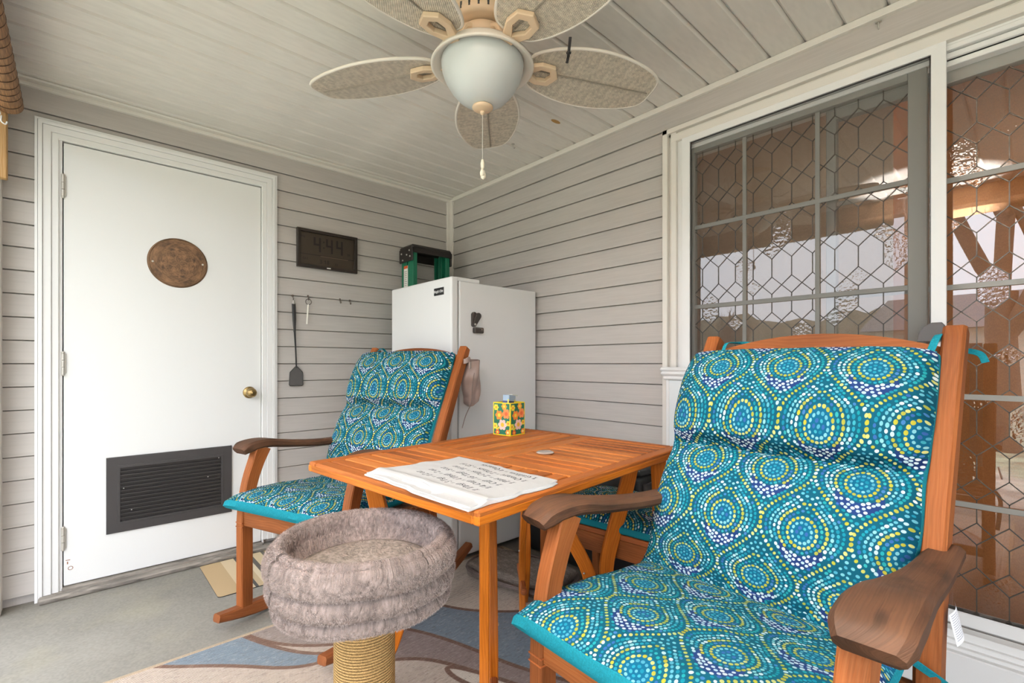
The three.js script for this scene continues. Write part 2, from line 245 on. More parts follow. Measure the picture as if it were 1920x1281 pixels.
const floor = struct('floor'); mesh('slab', lim(XOUT - 0.15, 3.6, -0.25, 0, -3.0, ZEND + 0.6, 0), mat.conc, floor);
// ceiling: grooved boards running across the porch
const ceiling = struct('ceiling');
mesh('roof_deck', lim(XOUT - 0.5, 0.12, CEIL + 0.014, CEIL + 0.12, -0.14, ZEND + 0.4, 0), mat.white, ceiling);
{
  const w = 0.1285, prof = (d) => [[0.0018, 0.014], [0.0018, 0.0105], [0.0105, 0], [w - 0.0105, 0], [w - 0.0018, 0.0105], [w - 0.0018, 0.014]];
  const P = [], N = [], U = []; const pr = prof(), x0 = XOUT - 0.06, x1 = 0;
  for (let i = 0; i + 1 < pr.length; i++) { const [a, ya] = pr[i], [b, yb] = pr[i + 1], n = V3(0, -(b - a), yb - ya).normalize();
    const q = [[x0, ya, a], [x1, ya, a], [x1, yb, b], [x0, yb, b]]; for (const k of [0, 1, 2, 0, 2, 3]) { P.push(...q[k]); N.push(n.x, n.y, n.z); U.push(q[k][0], q[k][2]); } }
  const base = geo(P, N, U);
  for (let k = -14; k < 24; k++) { const z = 1.76 + k * w; const gg = k % 4 ? base : base; const m = mesh('soffit_board', gg, mat.ceil, ceiling); m.position.set(0, CEIL, z); }
  mesh('stain', mv(new THREE.CircleGeometry(0.022, 12).rotateX(Math.PI / 2).scale(1.5, 1, 0.6), 0, 0, 0), S(C(0.42, 0.24, 0.08), { roughness: 0.9 }), ceiling).position.copy(at(1042, 228, 1, CEIL - 0.0006));
}
// lap siding
const boardCache = {};
function sidingBoard(len, h = PITCH) {
  const key = len.toFixed(3) + h.toFixed(4); if (boardCache[key]) return boardCache[key];
  const pr = [[-0.009, h + 0.006], [-0.009, h - 0.001], [0.0045, h - 0.0045], [0.0128, 0.004], [0.0128, 0.0012], [0.0118, 0], [-0.006, 0.001]], P = [], N = [], U = [];
  for (let i = 0; i + 1 < pr.length; i++) { const [a, ya] = pr[i], [b, yb] = pr[i + 1], n = V3(0, (b - a), -(yb - ya)).normalize();
    const q = [[0, ya, a], [0, yb, b], [len, yb, b], [len, ya, a]]; for (const k of [0, 1, 2, 0, 2, 3]) { P.push(...q[k]); N.push(n.x, n.y, n.z); U.push(q[k][0], q[k][1]); } }
  for (const x of [0, len]) { const c = pr.map(([d, y]) => [x, y, d]); for (let i = 1; i + 1 < c.length; i++) { const t = x ? [c[0], c[i], c[i + 1]] : [c[0], c[i + 1], c[i]]; for (const p of t) { P.push(...p); N.push(x ? 1 : -1, 0, 0); U.push(p[2], p[1]); } } }
  return boardCache[key] = geo(P, N, U);
}
const lineY = (k) => 2.187 - PITCH * k;
const wallBack = struct('wall_back');
mesh('sheathing', lim(XOUT - 0.12, -2.16, -0.2, CEIL + 0.02, -0.14, -0.01, 0), mat.siding, wallBack);
mesh('sheathing', lim(-1.32, 0.12, -0.2, CEIL + 0.02, -0.14, -0.01, 0), mat.siding, wallBack);
mesh('sheathing', lim(-2.16, -1.32, 2.08, CEIL + 0.02, -0.14, -0.01, 0), mat.siding, wallBack);
for (let k = 0; k < 22; k++) {
  const y = lineY(k), runs = y > 2.08 ? [[XOUT + 0.04, -0.02]] : [[XOUT + 0.04, -2.243], [-1.248, -0.02]];
  for (const [a, b] of runs) { const m = mesh('siding_board', sidingBoard(b - a), mat.siding, wallBack); m.position.set(a, y, 0); }
}
const wallRight = struct('wall_right');
const DZ0 = 1.80, DZ1 = 3.86; // glass door unit
mesh('sheathing', lim(0.01, 0.14, -0.2, CEIL + 0.02, 0, DZ0 + 0.02, 0), mat.siding, wallRight);
mesh('sheathing', lim(0.01, 0.14, -0.2, CEIL + 0.02, DZ1 - 0.02, ZEND + 0.3, 0), mat.siding, wallRight);
mesh('sheathing', lim(0.01, 0.14, 2.16, CEIL + 0.02, DZ0 + 0.02, DZ1 - 0.02, 0), mat.siding, wallRight);
for (let k = 0; k < 22; k++) {
  const y = lineY(k), runs = y > 2.1 ? [[0.03, ZEND]] : [[0.03, DZ0 + 0.004], [DZ1 - 0.004, ZEND]];
  for (const [a, b] of runs) { const m = mesh('siding_board', sidingBoard(b - a), mat.siding, wallRight); m.rotation.y = -Math.PI / 2; m.position.set(0, y, a); m.scale.z = 1; }
}
mesh('head_filler', lim(-0.0125, 0.012, 2.160, 2.1925, DZ0 - 0.007, DZ1 + 0.007, 0.0005), mat.siding, wallRight);
// far end wall behind the camera and the low outer side
const wallFar = struct('wall_front');
mesh('sheathing', lim(-1.1, 0.14, -0.2, CEIL + 0.02, ZEND, ZEND + 0.12, 0), mat.siding, wallFar);
mesh('header', lim(XOUT - 0.12, -1.1, 2.12, CEIL + 0.02, ZEND, ZEND + 0.12, 0), mat.siding, wallFar);
const wallLeft = struct('wall_left');
mesh('header_beam', lim(XOUT - 0.12, XOUT + 0.0, 2.2, CEIL + 0.02, 0, ZEND + 0.12, 0.003), mat.cream, wallLeft);
for (const z of [2.35, 4.66]) mesh('porch_post', lim(XOUT - 0.1, XOUT, 0, 2.2, z, z + 0.1, 0.004), mat.cream, wallLeft);
mesh('corner_post', lim(XOUT - 0.1, -2.345, 0, 2.31, 0.0, 0.09, 0.004), mat.cream, wallLeft);
mesh('pine_block', lim(XOUT - 0.06, -2.322, 1.83, 2.2, 0.09, 0.13, 0.004), mat.pine, wallLeft);

// trims
const trim1 = struct('trim_1'); // corner and ceiling mouldings
mesh('corner_strip', lim(-0.044, 0.0, 0.01, CEIL - 0.026, 0, 0.022, 0.003), mat.cream, trim1);
mesh('corner_strip', lim(-0.022, 0.0, 0.01, CEIL - 0.026, 0.02, 0.05, 0.003), mat.cream, trim1);
const trim2 = struct('trim_2');
mesh('ceiling_moulding', lim(XOUT, -0.0, CEIL - 0.028, CEIL, 0, 0.024, 0.002), mat.cream, trim2);
mesh('ceiling_bead', lim(XOUT, -0.0, CEIL - 0.012, CEIL, 0.024, 0.062, 0.004), mat.cream, trim2);
const trim3 = struct('trim_3');
mesh('ceiling_moulding', lim(-0.022, 0, CEIL - 0.028, CEIL - 0.001, 0.02, ZEND, 0.002), mat.cream, trim3);

// ------------------------------------------------------------------ storeroom door with louvre vent
{
  const d = struct('door_1', 'flat white storeroom door with louvred vent in a moulded white casing');
  const L = -2.153, R = -1.326, B = 0.04, T = 2.074;
  const slab = mesh('door_slab', lim(L, R, B, T, -0.036, 0.006, 0.003), mat.doorW, d); slab.userData.label = 'flat white door leaf';
  { const X0 = -2.246, X1 = -1.246, Y1 = 2.157, w = 0.077, steps = [[0, 1, 0.016], [0.0, 0.10, 0.026], [0.14, 0.30, 0.031], [0.34, 0.66, 0.025], [0.72, 0.97, 0.019]], band = (f) => steps.map(([p, q, t]) => mv(ext(shapeOf(f(p * w, q * w)), t - 0.0012, 0.0012), 0, 0, 0));
    mesh('casing_board', band((o, i) => [[X0 + o, 0.0], [X0 + i, 0.0], [X0 + i, Y1 - i], [X0 + o, Y1 - o]]), mat.white, d);
    mesh('casing_board', band((o, i) => [[X1 - o, 0.05], [X1 - o, Y1 - o], [X1 - i, Y1 - i], [X1 - i, 0.05]]), mat.white, d);
    mesh('casing_board', band((o, i) => [[X0 + i, Y1 - i], [X1 - i, Y1 - i], [X1 - o, Y1 - o], [X0 + o, Y1 - o]]), mat.white, d); }
  mesh('jamb', [lim(-2.172, L - 0.004, 0.02, 2.09, -0.13, 0.010), lim(R + 0.004, -1.312, 0.02, 2.09, -0.13, 0.010), lim(-2.172, -1.312, T + 0.005, 2.092, -0.13, 0.010)], mat.white, d);
  mesh('door_stop', lim(-2.16, -1.32, 0.02, 2.09, -0.13, -0.06, 0), mat.white, d);
  const th = mesh('threshold', [lim(-2.235, -1.25, 0, 0.024, -0.04, 0.072, 0.006), lim(-2.16, -1.32, 0.02, 0.036, -0.04, 0.03, 0.004)], S(C(0.42, 0.40, 0.36), { map: wornMap, roughness: 0.7 }), d); th.userData.label = 'worn grey wooden threshold';
  for (const y of [1.873, 1.061, 0.26]) { const h = put(new THREE.Group(), 'hinge', d); h.position.set(L - 0.002, y, 0.012);
    mesh('knuckle', [0, 1, 2].map((i) => mv(new THREE.CylinderGeometry(0.0075, 0.0075, 0.03, 10), 0, (i - 1) * 0.0315, 0)), mat.hinge, h);
    mesh('leaf', [lim(0.004, 0.011, -0.045, 0.045, -0.005, -0.001, 0.001), mv(new THREE.SphereGeometry(0.007, 8, 6), 0, 0.05, 0), mv(new THREE.SphereGeometry(0.007, 8, 6), 0, -0.05, 0)], mat.hinge, h); }
  const kn = mesh('door_knob', lathe([[0, 0.072], [0.012, 0.072], [0.020, 0.066], [0.026, 0.055], [0.027, 0.047], [0.022, 0.037], [0.013, 0.028], [0.012, 0.014], [0.030, 0.010], [0.033, 0.004], [0.033, 0]]).rotateX(Math.PI / 2), mat.brass, d); kn.position.set(-1.387, 0.898, 0.006); kn.userData.label = 'round antique brass knob';
  mesh('key_button', mv(lathe([[0, 0.076], [0.006, 0.075], [0.007, 0.07]], 16).rotateX(Math.PI / 2), -1.387, 0.898, 0.006), mat.brass, d);
  // vent
  const v = put(new THREE.Group(), 'vent_grille', d); v.position.set(-1.7405, 0.4255, 0.006); v.userData.label = 'black louvred vent';
  const W = 0.525, H = 0.362, b = 0.042, fr = new THREE.Shape([[-W / 2, -H / 2], [W / 2, -H / 2], [W / 2, H / 2], [-W / 2, H / 2]].map((p) => new THREE.Vector2(...p)));
  fr.holes.push(new THREE.Path([[-W / 2 + b, -H / 2 + b], [-W / 2 + b, H / 2 - b], [W / 2 - b, H / 2 - b], [W / 2 - b, -H / 2 + b]].map((p) => new THREE.Vector2(...p))));
  mesh('vent_frame', ext(fr, 0.007, 0.002), mat.ventB, v);
  { const f2 = new THREE.Shape([[-W / 2 + b - 0.002, -H / 2 + b - 0.002], [W / 2 - b + 0.002, -H / 2 + b - 0.002], [W / 2 - b + 0.002, H / 2 - b + 0.002], [-W / 2 + b - 0.002, H / 2 - b + 0.002]].map((p) => new THREE.Vector2(...p)));
    const e = b + 0.007; f2.holes.push(new THREE.Path([[-W / 2 + e, -H / 2 + e], [-W / 2 + e, H / 2 - e], [W / 2 - e, H / 2 - e], [W / 2 - e, -H / 2 + e]].map((p) => new THREE.Vector2(...p)))); mesh('vent_lip', ext(f2, 0.011, 0.001), mat.ventB, v); }
  mesh('vent_back', lim(-W / 2 + b, W / 2 - b, -H / 2 + b, H / 2 - b, 0, 0.0015, 0), mat.black, v);
  const sl = cbox(W - 2 * b - 0.016, 0.022, 0.0025, 0.001);
  for (let i = 0; i < 14; i++) { const m = mesh('slat', sl, mat.ventB, v); m.position.set(0, -H / 2 + b + 0.018 + i * 0.0187, 0.0075); m.rotation.x = 0.5; }
  for (const [x, y] of [[-0.2, 0.03], [-0.17, -0.08], [0.15, 0.03], [0.2, 0.125]]) mesh('vent_screw', mv(new THREE.SphereGeometry(0.003, 8, 6), x, y, 0.017), mat.steel, v);
  // rust marks near the bottom hinge corner
  const rust = S(C(0.30, 0.13, 0.07), { roughness: 0.9 });
  mesh('rust_mark', [lim(-2.146, -2.131, 0.155, 0.158, 0.006, 0.0066, 0), lim(-2.142, -2.138, 0.138, 0.150, 0.006, 0.0066, 0), mv(new THREE.TorusGeometry(0.008, 0.0012, 4, 16), -2.130, 0.118, 0.0062)], rust, d);
}
// ------------------------------------------------------------------ leaded glass patio door
function clipPoly(poly, z0, z1, y0, y1) {
  const cut = (ps, ins, itp) => { const o = []; for (let i = 0; i < ps.length; i++) { const a = ps[i], b = ps[(i + 1) % ps.length], ia = ins(a), ib = ins(b); if (ia) o.push(a); if (ia !== ib) o.push(itp(a, b)); } return o; };
  const lp = (a, b, t) => [a[0] + (b[0] - a[0]) * t, a[1] + (b[1] - a[1]) * t];
  poly = cut(poly, (p) => p[0] >= z0, (a, b) => lp(a, b, (z0 - a[0]) / (b[0] - a[0]))); poly = cut(poly, (p) => p[0] <= z1, (a, b) => lp(a, b, (z1 - a[0]) / (b[0] - a[0])));
  poly = cut(poly, (p) => p[1] >= y0, (a, b) => lp(a, b, (y0 - a[1]) / (b[1] - a[1]))); poly = cut(poly, (p) => p[1] <= y1, (a, b) => lp(a, b, (y1 - a[1]) / (b[1] - a[1])));
  return poly;
}
function leadedPanel(parent, x, z0, z1, y0, y1, phase) {
  const a = 0.0745, h = 0.072, s = 0.075, per = h + s, cames = [];
  const bar = (p, q) => { const c = clipSeg(p, q, z0, z1, y0, y1); if (c) { const [A, B] = c; const len = Math.hypot(B[0] - A[0], B[1] - A[1]); if (len > 0.004) { const g = new THREE.BoxGeometry(0.0045, 0.0030, len + 0.002); g.rotateX(-Math.atan2(B[1] - A[1], B[0] - A[0])); cames.push(mv(g, x, (A[1] + B[1]) / 2, (A[0] + B[0]) / 2)); } } };
  const piece = (poly, textured) => { const c = clipPoly(poly, z0, z1, y0, y1); if (c.length < 3) return; let ar = 0; c.forEach((p, i) => { const q = c[(i + 1) % c.length]; ar += p[0] * q[1] - q[0] * p[1]; }); if (Math.abs(ar) < 0.00016) return;
    const P = [], N = [], U = []; for (let i = 1; i + 1 < c.length; i++) for (const p of [c[0], c[i + 1], c[i]]) { P.push(x, p[1], p[0]); N.push(-1, 0, 0); U.push(p[0], p[1]); }
    mesh('glass_piece', fixN(geo(P, N, U)), textured ? mat.glassT : mat.glass, parent); };
  for (let i = -1; phase + (i - 1) * a < z1 + a; i++) for (let j = -1; y0 + j * per - 0.03 < y1 + per; j++) {
    const cz = phase + i * a, cy = y0 - 0.03 + j * per; if (cz < z0 - a || cz > z1 + a) continue;
    bar([cz - a / 2, cy], [cz, cy + h / 2]); bar([cz, cy + h / 2], [cz + a / 2, cy]); bar([cz + a / 2, cy], [cz, cy - h / 2]); bar([cz, cy - h / 2], [cz - a / 2, cy]); bar([cz, cy + h / 2], [cz, cy + h / 2 + s]);
    piece([[cz - a / 2, cy], [cz, cy - h / 2], [cz + a / 2, cy], [cz, cy + h / 2]], (i * 7 + j * 3) % 5 === 0);
    piece([[cz, cy + h / 2], [cz + a / 2, cy], [cz + a, cy + h / 2], [cz + a, cy + h / 2 + s], [cz + a / 2, cy + per], [cz, cy + h / 2 + s]], (i * 5 + j * 4) % 7 === 0);
  }
  const cm = mesh('lead_came', cames, mat.lead, parent); cm.userData.kind = 'stuff'; cm.userData.label = 'dark lead lines of the leaded glass';
}
function clipSeg(p, q, z0, z1, y0, y1) { let t0 = 0, t1 = 1; const dz = q[0] - p[0], dy = q[1] - p[1]; for (const [d, e] of [[-dz, p[0] - z0], [dz, z1 - p[0]], [-dy, p[1] - y0], [dy, y1 - p[1]]]) { if (Math.abs(d) < 1e-9) { if (e < 0) return null; continue; } const r = e / d; if (d < 0) t0 = Math.max(t0, r); else t1 = Math.min(t1, r); } return t0 < t1 ? [[p[0] + dz * t0, p[1] + dy * t0], [p[0] + dz * t1, p[1] + dy * t1]] : null; }
function fixN(g) { const p = g.attributes.position, a = V3(), b = V3(), c = V3(); a.fromBufferAttribute(p, 0); b.fromBufferAttribute(p, 1); c.fromBufferAttribute(p, 2); const n = b.sub(a).cross(c.sub(a)); if (n.x > 0) for (const k of ['position', 'uv']) { const t = g.attributes[k], z = t.itemSize; for (let i = 0; i < t.count; i += 3) for (let j = 0; j < z; j++) { const q = t.array[(i + 1) * z + j]; t.array[(i + 1) * z + j] = t.array[(i + 2) * z + j]; t.array[(i + 2) * z + j] = q; } } return g; }
{
  const d = struct('door_2', 'sliding patio door of leaded glass with grey glazing bars, insect screen and white frame');
  // casing and frame, left and top
  mesh('casing_board', [lim(-0.032, 0.02, 0.0, 2.178, DZ0, DZ0 + 0.026), lim(-0.010, 0.02, 0, 2.16, DZ0 + 0.024, DZ0 + 0.042), lim(-0.024, 0.02, 0, 2.155, DZ0 + 0.040, DZ0 + 0.068)], mat.cream, d);
  mesh('casing_board', [lim(-0.032, 0.02, 2.156, 2.178, DZ0, DZ1), lim(-0.010, 0.02, 2.142, 2.160, DZ0 + 0.02, DZ1), lim(-0.026, 0.02, 2.112, 2.146, DZ0 + 0.04, DZ1)], mat.cream, d);
  mesh('casing_board', [lim(-0.032, 0.02, 0, 2.178, DZ1 - 0.03, DZ1), lim(-0.02, 0.02, 0, 2.15, DZ1 - 0.07, DZ1 - 0.03)], mat.cream, d);
  mesh('head_track', [lim(0.0, 0.14, 2.10, 2.17, DZ0, DZ1, 0), lim(-0.004, 0.02, 2.088, 2.104, DZ0 + 0.06, DZ1), lim(0.008, 0.03, 2.066, 2.084, DZ0 + 0.06, DZ1), lim(0.02, 0.06, 2.045, 2.068, DZ0 + 0.06, DZ1), lim(0.02, 0.12, 2.062, 2.1, DZ0 + 0.06, DZ1, 0)], mat.white, d);
  mesh('side_jamb', [lim(0.0, 0.14, 0, 2.17, DZ0, DZ0 + 0.06, 0), lim(-0.006, 0.03, 0.15, 2.12, DZ0 + 0.066, DZ0 + 0.094), lim(0, 0.14, 0, 2.17, DZ1 - 0.06, DZ1, 0)], mat.white, d);
  mesh('sill_track', [lim(-0.05, 0.14, 0.0, 0.140, DZ0, DZ1, 0.004), lim(-0.03, 0.0, 0.14, 0.152, DZ0, DZ1), lim(-0.012, 0.02, 0.15, 0.166, DZ0, DZ1), lim(0.004, 0.05, 0.16, 0.190, DZ0, DZ1)], mat.white, d);
  // insect screen
  const sc = put(new THREE.Group(), 'insect_screen', d); sc.userData.label = 'sliding insect screen in a white mitred frame';
  const sz0 = 1.897, sz1 = 2.812, sy0 = 0.16, sy1 = 2.122, sw = 0.036;
  const miter = (pts, x0, x1) => { const sh = shapeOf(pts); const g = ext(sh, x1 - x0, 0.0012); g.rotateY(-Math.PI / 2); return mv(g, x1, 0, 0); };
  mesh('screen_stile', miter([[sz0, sy0], [sz0 + sw, sy0 + sw], [sz0 + sw, sy1 - sw], [sz0, sy1]], -0.022, -0.006), mat.white, sc);
  mesh('screen_stile', miter([[sz1, sy0], [sz1, sy1], [sz1 - sw, sy1 - sw], [sz1 - sw, sy0 + sw]], -0.022, -0.006), mat.white, sc);
  mesh('screen_rail', miter([[sz0 + 0.001, sy1], [sz1 - 0.001, sy1], [sz1 - sw - 0.001, sy1 - sw], [sz0 + sw + 0.001, sy1 - sw]], -0.022, -0.006), mat.white, sc);
  mesh('screen_rail', miter([[sz0 + 0.001, sy0], [sz1 - 0.001, sy0], [sz1 - sw - 0.001, sy0 + sw], [sz0 + sw + 0.001, sy0 + sw]], -0.022, -0.006), mat.white, sc);
  mesh('screen_gasket', [lim(-0.016, -0.008, sy0 + sw, sy1 - sw, sz1 - sw - 0.006, sz1 - sw + 0.001, 0), lim(-0.016, -0.008, sy1 - sw - 0.004, sy1 - sw, sz0 + sw, sz1 - sw, 0), lim(-0.016, -0.008, sy0 + sw, sy1 - sw, sz0 + sw, sz0 + sw + 0.003, 0)], mat.black, sc);
  mesh('screen_mesh', mv(new THREE.PlaneGeometry(sz1 - sz0 - 2 * sw, sy1 - sy0 - 2 * sw).rotateY(-Math.PI / 2), -0.012, (sy0 + sy1) / 2, (sz0 + sz1) / 2), mat.mesh, sc).userData.label = 'fine dark insect mesh';
  const hd = mesh('screen_handle', (() => { const sh = shapeOf([[0, 0], [0.062, 0], [0.064, 0.05], [0.058, 0.058], [0.036, 0.058], [0.018, 0.048], [0.004, 0.026]]); const g = ext(sh, 0.022, 0.002); g.rotateY(-Math.PI / 2); return g; })(), S(C(0.07, 0.065, 0.065), { roughness: 0.45 }), sc); hd.position.set(-0.022, 1.135, 2.744); hd.userData.label = 'dark grey pull handle';
  // sliding panels
  const panel = (name, x, z0, z1, y0, y1, st, phase, vb, hb, m) => {
    const p = put(new THREE.Group(), name, d); const g0 = z0 + st, g1 = z1 - st, b0 = y0 + 0.05, b1 = y1 - 0.045;
    mesh('stile', lim(x - 0.018, x + 0.018, y0, y1, z0, g0), m, p); mesh('stile', lim(x - 0.018, x + 0.018, y0, y1, g1, z1), m, p);
    mesh('rail', lim(x - 0.018, x + 0.018, b1, y1, g0, g1), m, p); mesh('rail', lim(x - 0.018, x + 0.018, y0, b0, g0, g1), m, p);
    for (const z of vb) mesh('glazing_bar', lim(x - 0.009, x - 0.003, b0, b1, z - 0.008, z + 0.008, 0.001), mat.greySash, p);
    for (const y of hb) mesh('glazing_bar', lim(x - 0.010, x - 0.003, y - 0.009, y + 0.009, g0, g1, 0.001), mat.greySash, p);
    leadedPanel(p, x, g0, g1, b0, b1, phase);
    return p;
  };
  const p1 = panel('sliding_panel', 0.032, 1.885, 2.762, 0.19, 2.088, 0.052, 1.9696, [2.16, 2.435], [1.695, 1.325, 0.955, 0.59], mat.greySash);
  p1.userData.label = 'grey framed leaded glass panel behind the screen';
  const p2 = panel('sliding_panel', 0.078, 2.455, 3.80, 0.185, 2.052, 0.034, 2.878, [3.01, 3.3], [1.68, 1.318, 0.95, 0.592], mat.greySash);
  p2.userData.label = 'leaded glass panel beyond the screen';
  mesh('panel_shoe', [lim(0.058, 0.1, 0.19, 0.235, 2.455, 3.8, 0.003)], mat.white, d);
}
// room behind the glass
{
  const w = struct('wall_interior', 'brown room behind the leaded glass');
  const br = S(C(0.30, 0.18, 0.105), { roughness: 0.9 }), x0 = 0.14, x1 = 2.6;
  mesh('partition', lim(x1, x1 + 0.1, 0, 2.5, 0.6, 5.2, 0), br, w); mesh('partition', lim(x0, x1, 0, 2.5, 0.5, 0.6, 0), br, w); mesh('partition', lim(x0, x1, 0, 2.5, 5.1, 5.2, 0), br, w);
  mesh('inner_ceiling', lim(x0, x1 + 0.1, 2.4, 2.5, 0.5, 5.2, 0), br, w); mesh('inner_floor', lim(x0, x1 + 0.1, 0.0, 0.02, 0.5, 5.2, 0), S(C(0.2, 0.1, 0.06), { roughness: 0.6 }), w);
  const curtain = (z0, z1, x, col, n) => grid(Math.round(n * 10), 1, (i, j) => V3(x + 0.006 * Math.sin(i * n * 2 * Math.PI) + 0.004 * Math.sin(i * n * 5.1), 0.06 + 2.28 * j, z0 + (z1 - z0) * i), (i, j) => [i * (z1 - z0) * 1.6, j * 2.3]);
  const cA = mesh('curtain', curtain(1.55, 2.62, 0.34, 0, 9), S(C(0.62, 0.43, 0.29), { map: clothMap, roughness: 0.9, side: THREE.DoubleSide })); tag(cA, 'tan pleated curtain hanging behind the screened glass', 'curtain');
  const cB = mesh('curtain', curtain(2.60, 4.0, 0.36, 0, 8), S(C(0.52, 0.20, 0.06), { map: clothMap, roughness: 0.9, side: THREE.DoubleSide })); tag(cB, 'orange brown pleated curtain behind the unscreened glass', 'curtain');
  const rl = new THREE.PointLight(C(1, 0.86, 0.70), 13, 0, 2); rl.position.set(1.3, 2.1, 2.4); rl.castShadow = true; rl.shadow.radius = 4; scene.add(rl); rl.name = 'room_light';
  const cl2 = thing('ceiling_lamp', 'small lit ceiling lamp inside the brown room', 'lamp', [1.3, 2.4, 2.4]);
  mesh('lamp_bowl', mv(new THREE.SphereGeometry(0.14, 24, 12, 0, 7, Math.PI / 2, Math.PI / 2), 0, 0, 0), new THREE.MeshStandardMaterial({ color: 0xffffff, emissive: C(1, 0.85, 0.66), emissiveIntensity: 3, side: THREE.DoubleSide }), cl2); mesh('lamp_plate', mv(new THREE.CylinderGeometry(0.15, 0.15, 0.01, 24), 0, -0.006, 0), mat.brass, cl2);
}

// ------------------------------------------------------------------ rug, doormat
{
  const X0 = -2.3, Z0 = 0.928, K = 500, pt = (x, z) => [(x - X0) * K, (z - Z0) * K];
  const rugMap = canvasTex(1024, 1024, (g) => {
    const W = '#b5a596', G = '#8d8078', B = '#76828c', M = '#8b7a74', O = '#6f5344', L = '#c4b7a8';
    g.fillStyle = W; g.fillRect(0, 0, 1024, 1024);
    const blob = (pts, col, line) => { g.beginPath(); const q = pts.map((p) => pt(...p)); g.moveTo((q[0][0] + q[q.length - 1][0]) / 2, (q[0][1] + q[q.length - 1][1]) / 2); q.forEach((p, i) => { const n = q[(i + 1) % q.length]; g.quadraticCurveTo(p[0], p[1], (p[0] + n[0]) / 2, (p[1] + n[1]) / 2); }); g.closePath(); g.fillStyle = col; g.fill(); if (line) { g.strokeStyle = line; g.lineWidth = 9; g.stroke(); } };
    blob([[-1.66, 0.80], [-1.60, 1.02], [-1.46, 1.20], [-1.20, 1.34], [-1.0, 1.2], [-0.8, 0.8]], G, O);
    blob([[-1.98, 0.86], [-1.66, 0.86], [-1.60, 1.03], [-1.50, 1.22], [-1.38, 1.31], [-1.54, 1.30], [-1.72, 1.10], [-1.88, 0.97]], B, O);
    blob([[-1.06, 0.86], [-1.02, 1.1], [-0.93, 1.3], [-0.83, 1.46], [-0.62, 1.62], [-0.2, 1.66], [-0.2, 0.86]], L, O);
    blob([[-1.02, 1.04], [-0.93, 1.28], [-0.84, 1.42], [-0.66, 1.58], [-0.3, 1.68], [-0.2, 2.1], [-0.8, 2.2], [-0.96, 1.88], [-1.05, 1.52], [-1.15, 1.30], [-1.24, 1.16], [-1.14, 1.02]], B, O);
    blob([[-1.24, 1.20], [-1.14, 1.31], [-1.05, 1.52], [-0.96, 1.88], [-0.7, 2.3], [-0.9, 2.4], [-1.05, 1.86], [-1.12, 1.66], [-1.21, 1.50], [-1.4, 1.4], [-1.38, 1.28]], M, O);
    blob([[-1.16, 1.60], [-1.06, 1.80], [-0.98, 2.05], [-1.0, 2.2], [-1.10, 1.9], [-1.18, 1.7]], L, O);
    blob([[-2.2, 1.5], [-1.8, 1.4], [-1.5, 1.7], [-1.6, 2.3], [-2.0, 2.5]], B, O); blob([[-2.2, 2.4], [-1.6, 2.2], [-1.2, 2.6], [-1.7, 2.9]], M, O);
    for (let i = 0; i < 34000; i++) { const v = rnd(); g.fillStyle = v < 0.5 ? 'rgba(60,45,38,0.16)' : 'rgba(235,228,216,0.15)'; g.fillRect(rnd() * 1024, rnd() * 1024, rr(2, 9), 1.6); }
  }, 2.048, 2.048);
  rugMap.wrapS = rugMap.wrapT = THREE.ClampToEdgeWrapping;
  const weave = tex(512, 512, (u, v) => g3(0.5 + 0.5 * Math.sin(u * Math.PI * 2 * 48) * Math.sin(v * Math.PI * 2 * 32 + Math.floor(u * 96) * Math.PI)), 0.5, 0.5, false);
  const r = thing('area_rug', 'flat woven rug with blue, grey and beige leaf shapes and brown outlines', 'rug', [0, 0, 0]);
  const y = 0.006, pile = grid(40, 40, (i, j) => V3(-2.29 + 1.99 * i, y, 0.94 + 1.98 * (1 - j)), (i, j) => [(-2.29 + 1.99 * i - X0), 2.048 - (0.94 + 1.98 * (1 - j) - Z0)]);
  mesh('woven_field', fixUp(pile), S(C(1, 1, 1), { map: rugMap, bumpMap: weave, bumpScale: 0.003, roughness: 0.95 }), r);
  const bind = S(C(0.55, 0.42, 0.29), { map: clothMap, roughness: 0.9 });
  mesh('bound_edge', [lim(-2.3, -0.29, 0.0005, 0.0075, 0.928, 0.945), lim(-2.3, -0.29, 0.0005, 0.0075, 2.91, 2.927), lim(-2.3, -2.285, 0.0005, 0.0075, 0.93, 2.925), lim(-0.31, -0.29, 0.0005, 0.0075, 0.93, 2.925)], bind, r);
  const mm = canvasTex(1024, 64, (g) => { const bands = [[0, '#b79d76'], [0.13, '#cdb895'], [0.215, '#54504a'], [0.235, '#c2ab86'], [0.27, '#d8c7a6'], [0.305, '#5b564f'], [0.335, '#cdb994'], [0.40, '#6a645a'], [0.425, '#b79d76'], [0.52, '#cdb895'], [0.56, '#b79d76'], [0.60, '#cdb895'], [0.64, '#b79d76'], [0.70, '#54504a'], [0.73, '#cdb895'], [0.85, '#b79d76']]; bands.forEach(([a, c], i) => { g.fillStyle = c; g.fillRect(a * 1024, 0, 1024, 64); }); }, 1, 1);
  const dm = thing('door_mat', 'thin beige doormat with dark stripes at the white door', 'doormat', [-1.638, 0, 0.075]);
  const sh = new THREE.Shape(), w = 0.72, h = 0.445, q = 0.02; sh.moveTo(q, 0); sh.lineTo(w - q, 0); sh.quadraticCurveTo(w, 0, w, q); sh.lineTo(w, h - q); sh.quadraticCurveTo(w, h, w - q, h); sh.lineTo(q, h); sh.quadraticCurveTo(0, h, 0, h - q); sh.lineTo(0, q); sh.quadraticCurveTo(0, 0, q, 0);
  mesh('rubber_base', ext(sh, 0.003).rotateX(Math.PI / 2).translate(0, 0.0035, 0), mat.black, dm);
  const top = new THREE.ShapeGeometry(sh).rotateX(Math.PI / 2); const uvA = top.attributes.uv, pA = top.attributes.position; for (let i = 0; i < uvA.count; i++) uvA.setXY(i, pA.getX(i) / w, pA.getZ(i) / h);
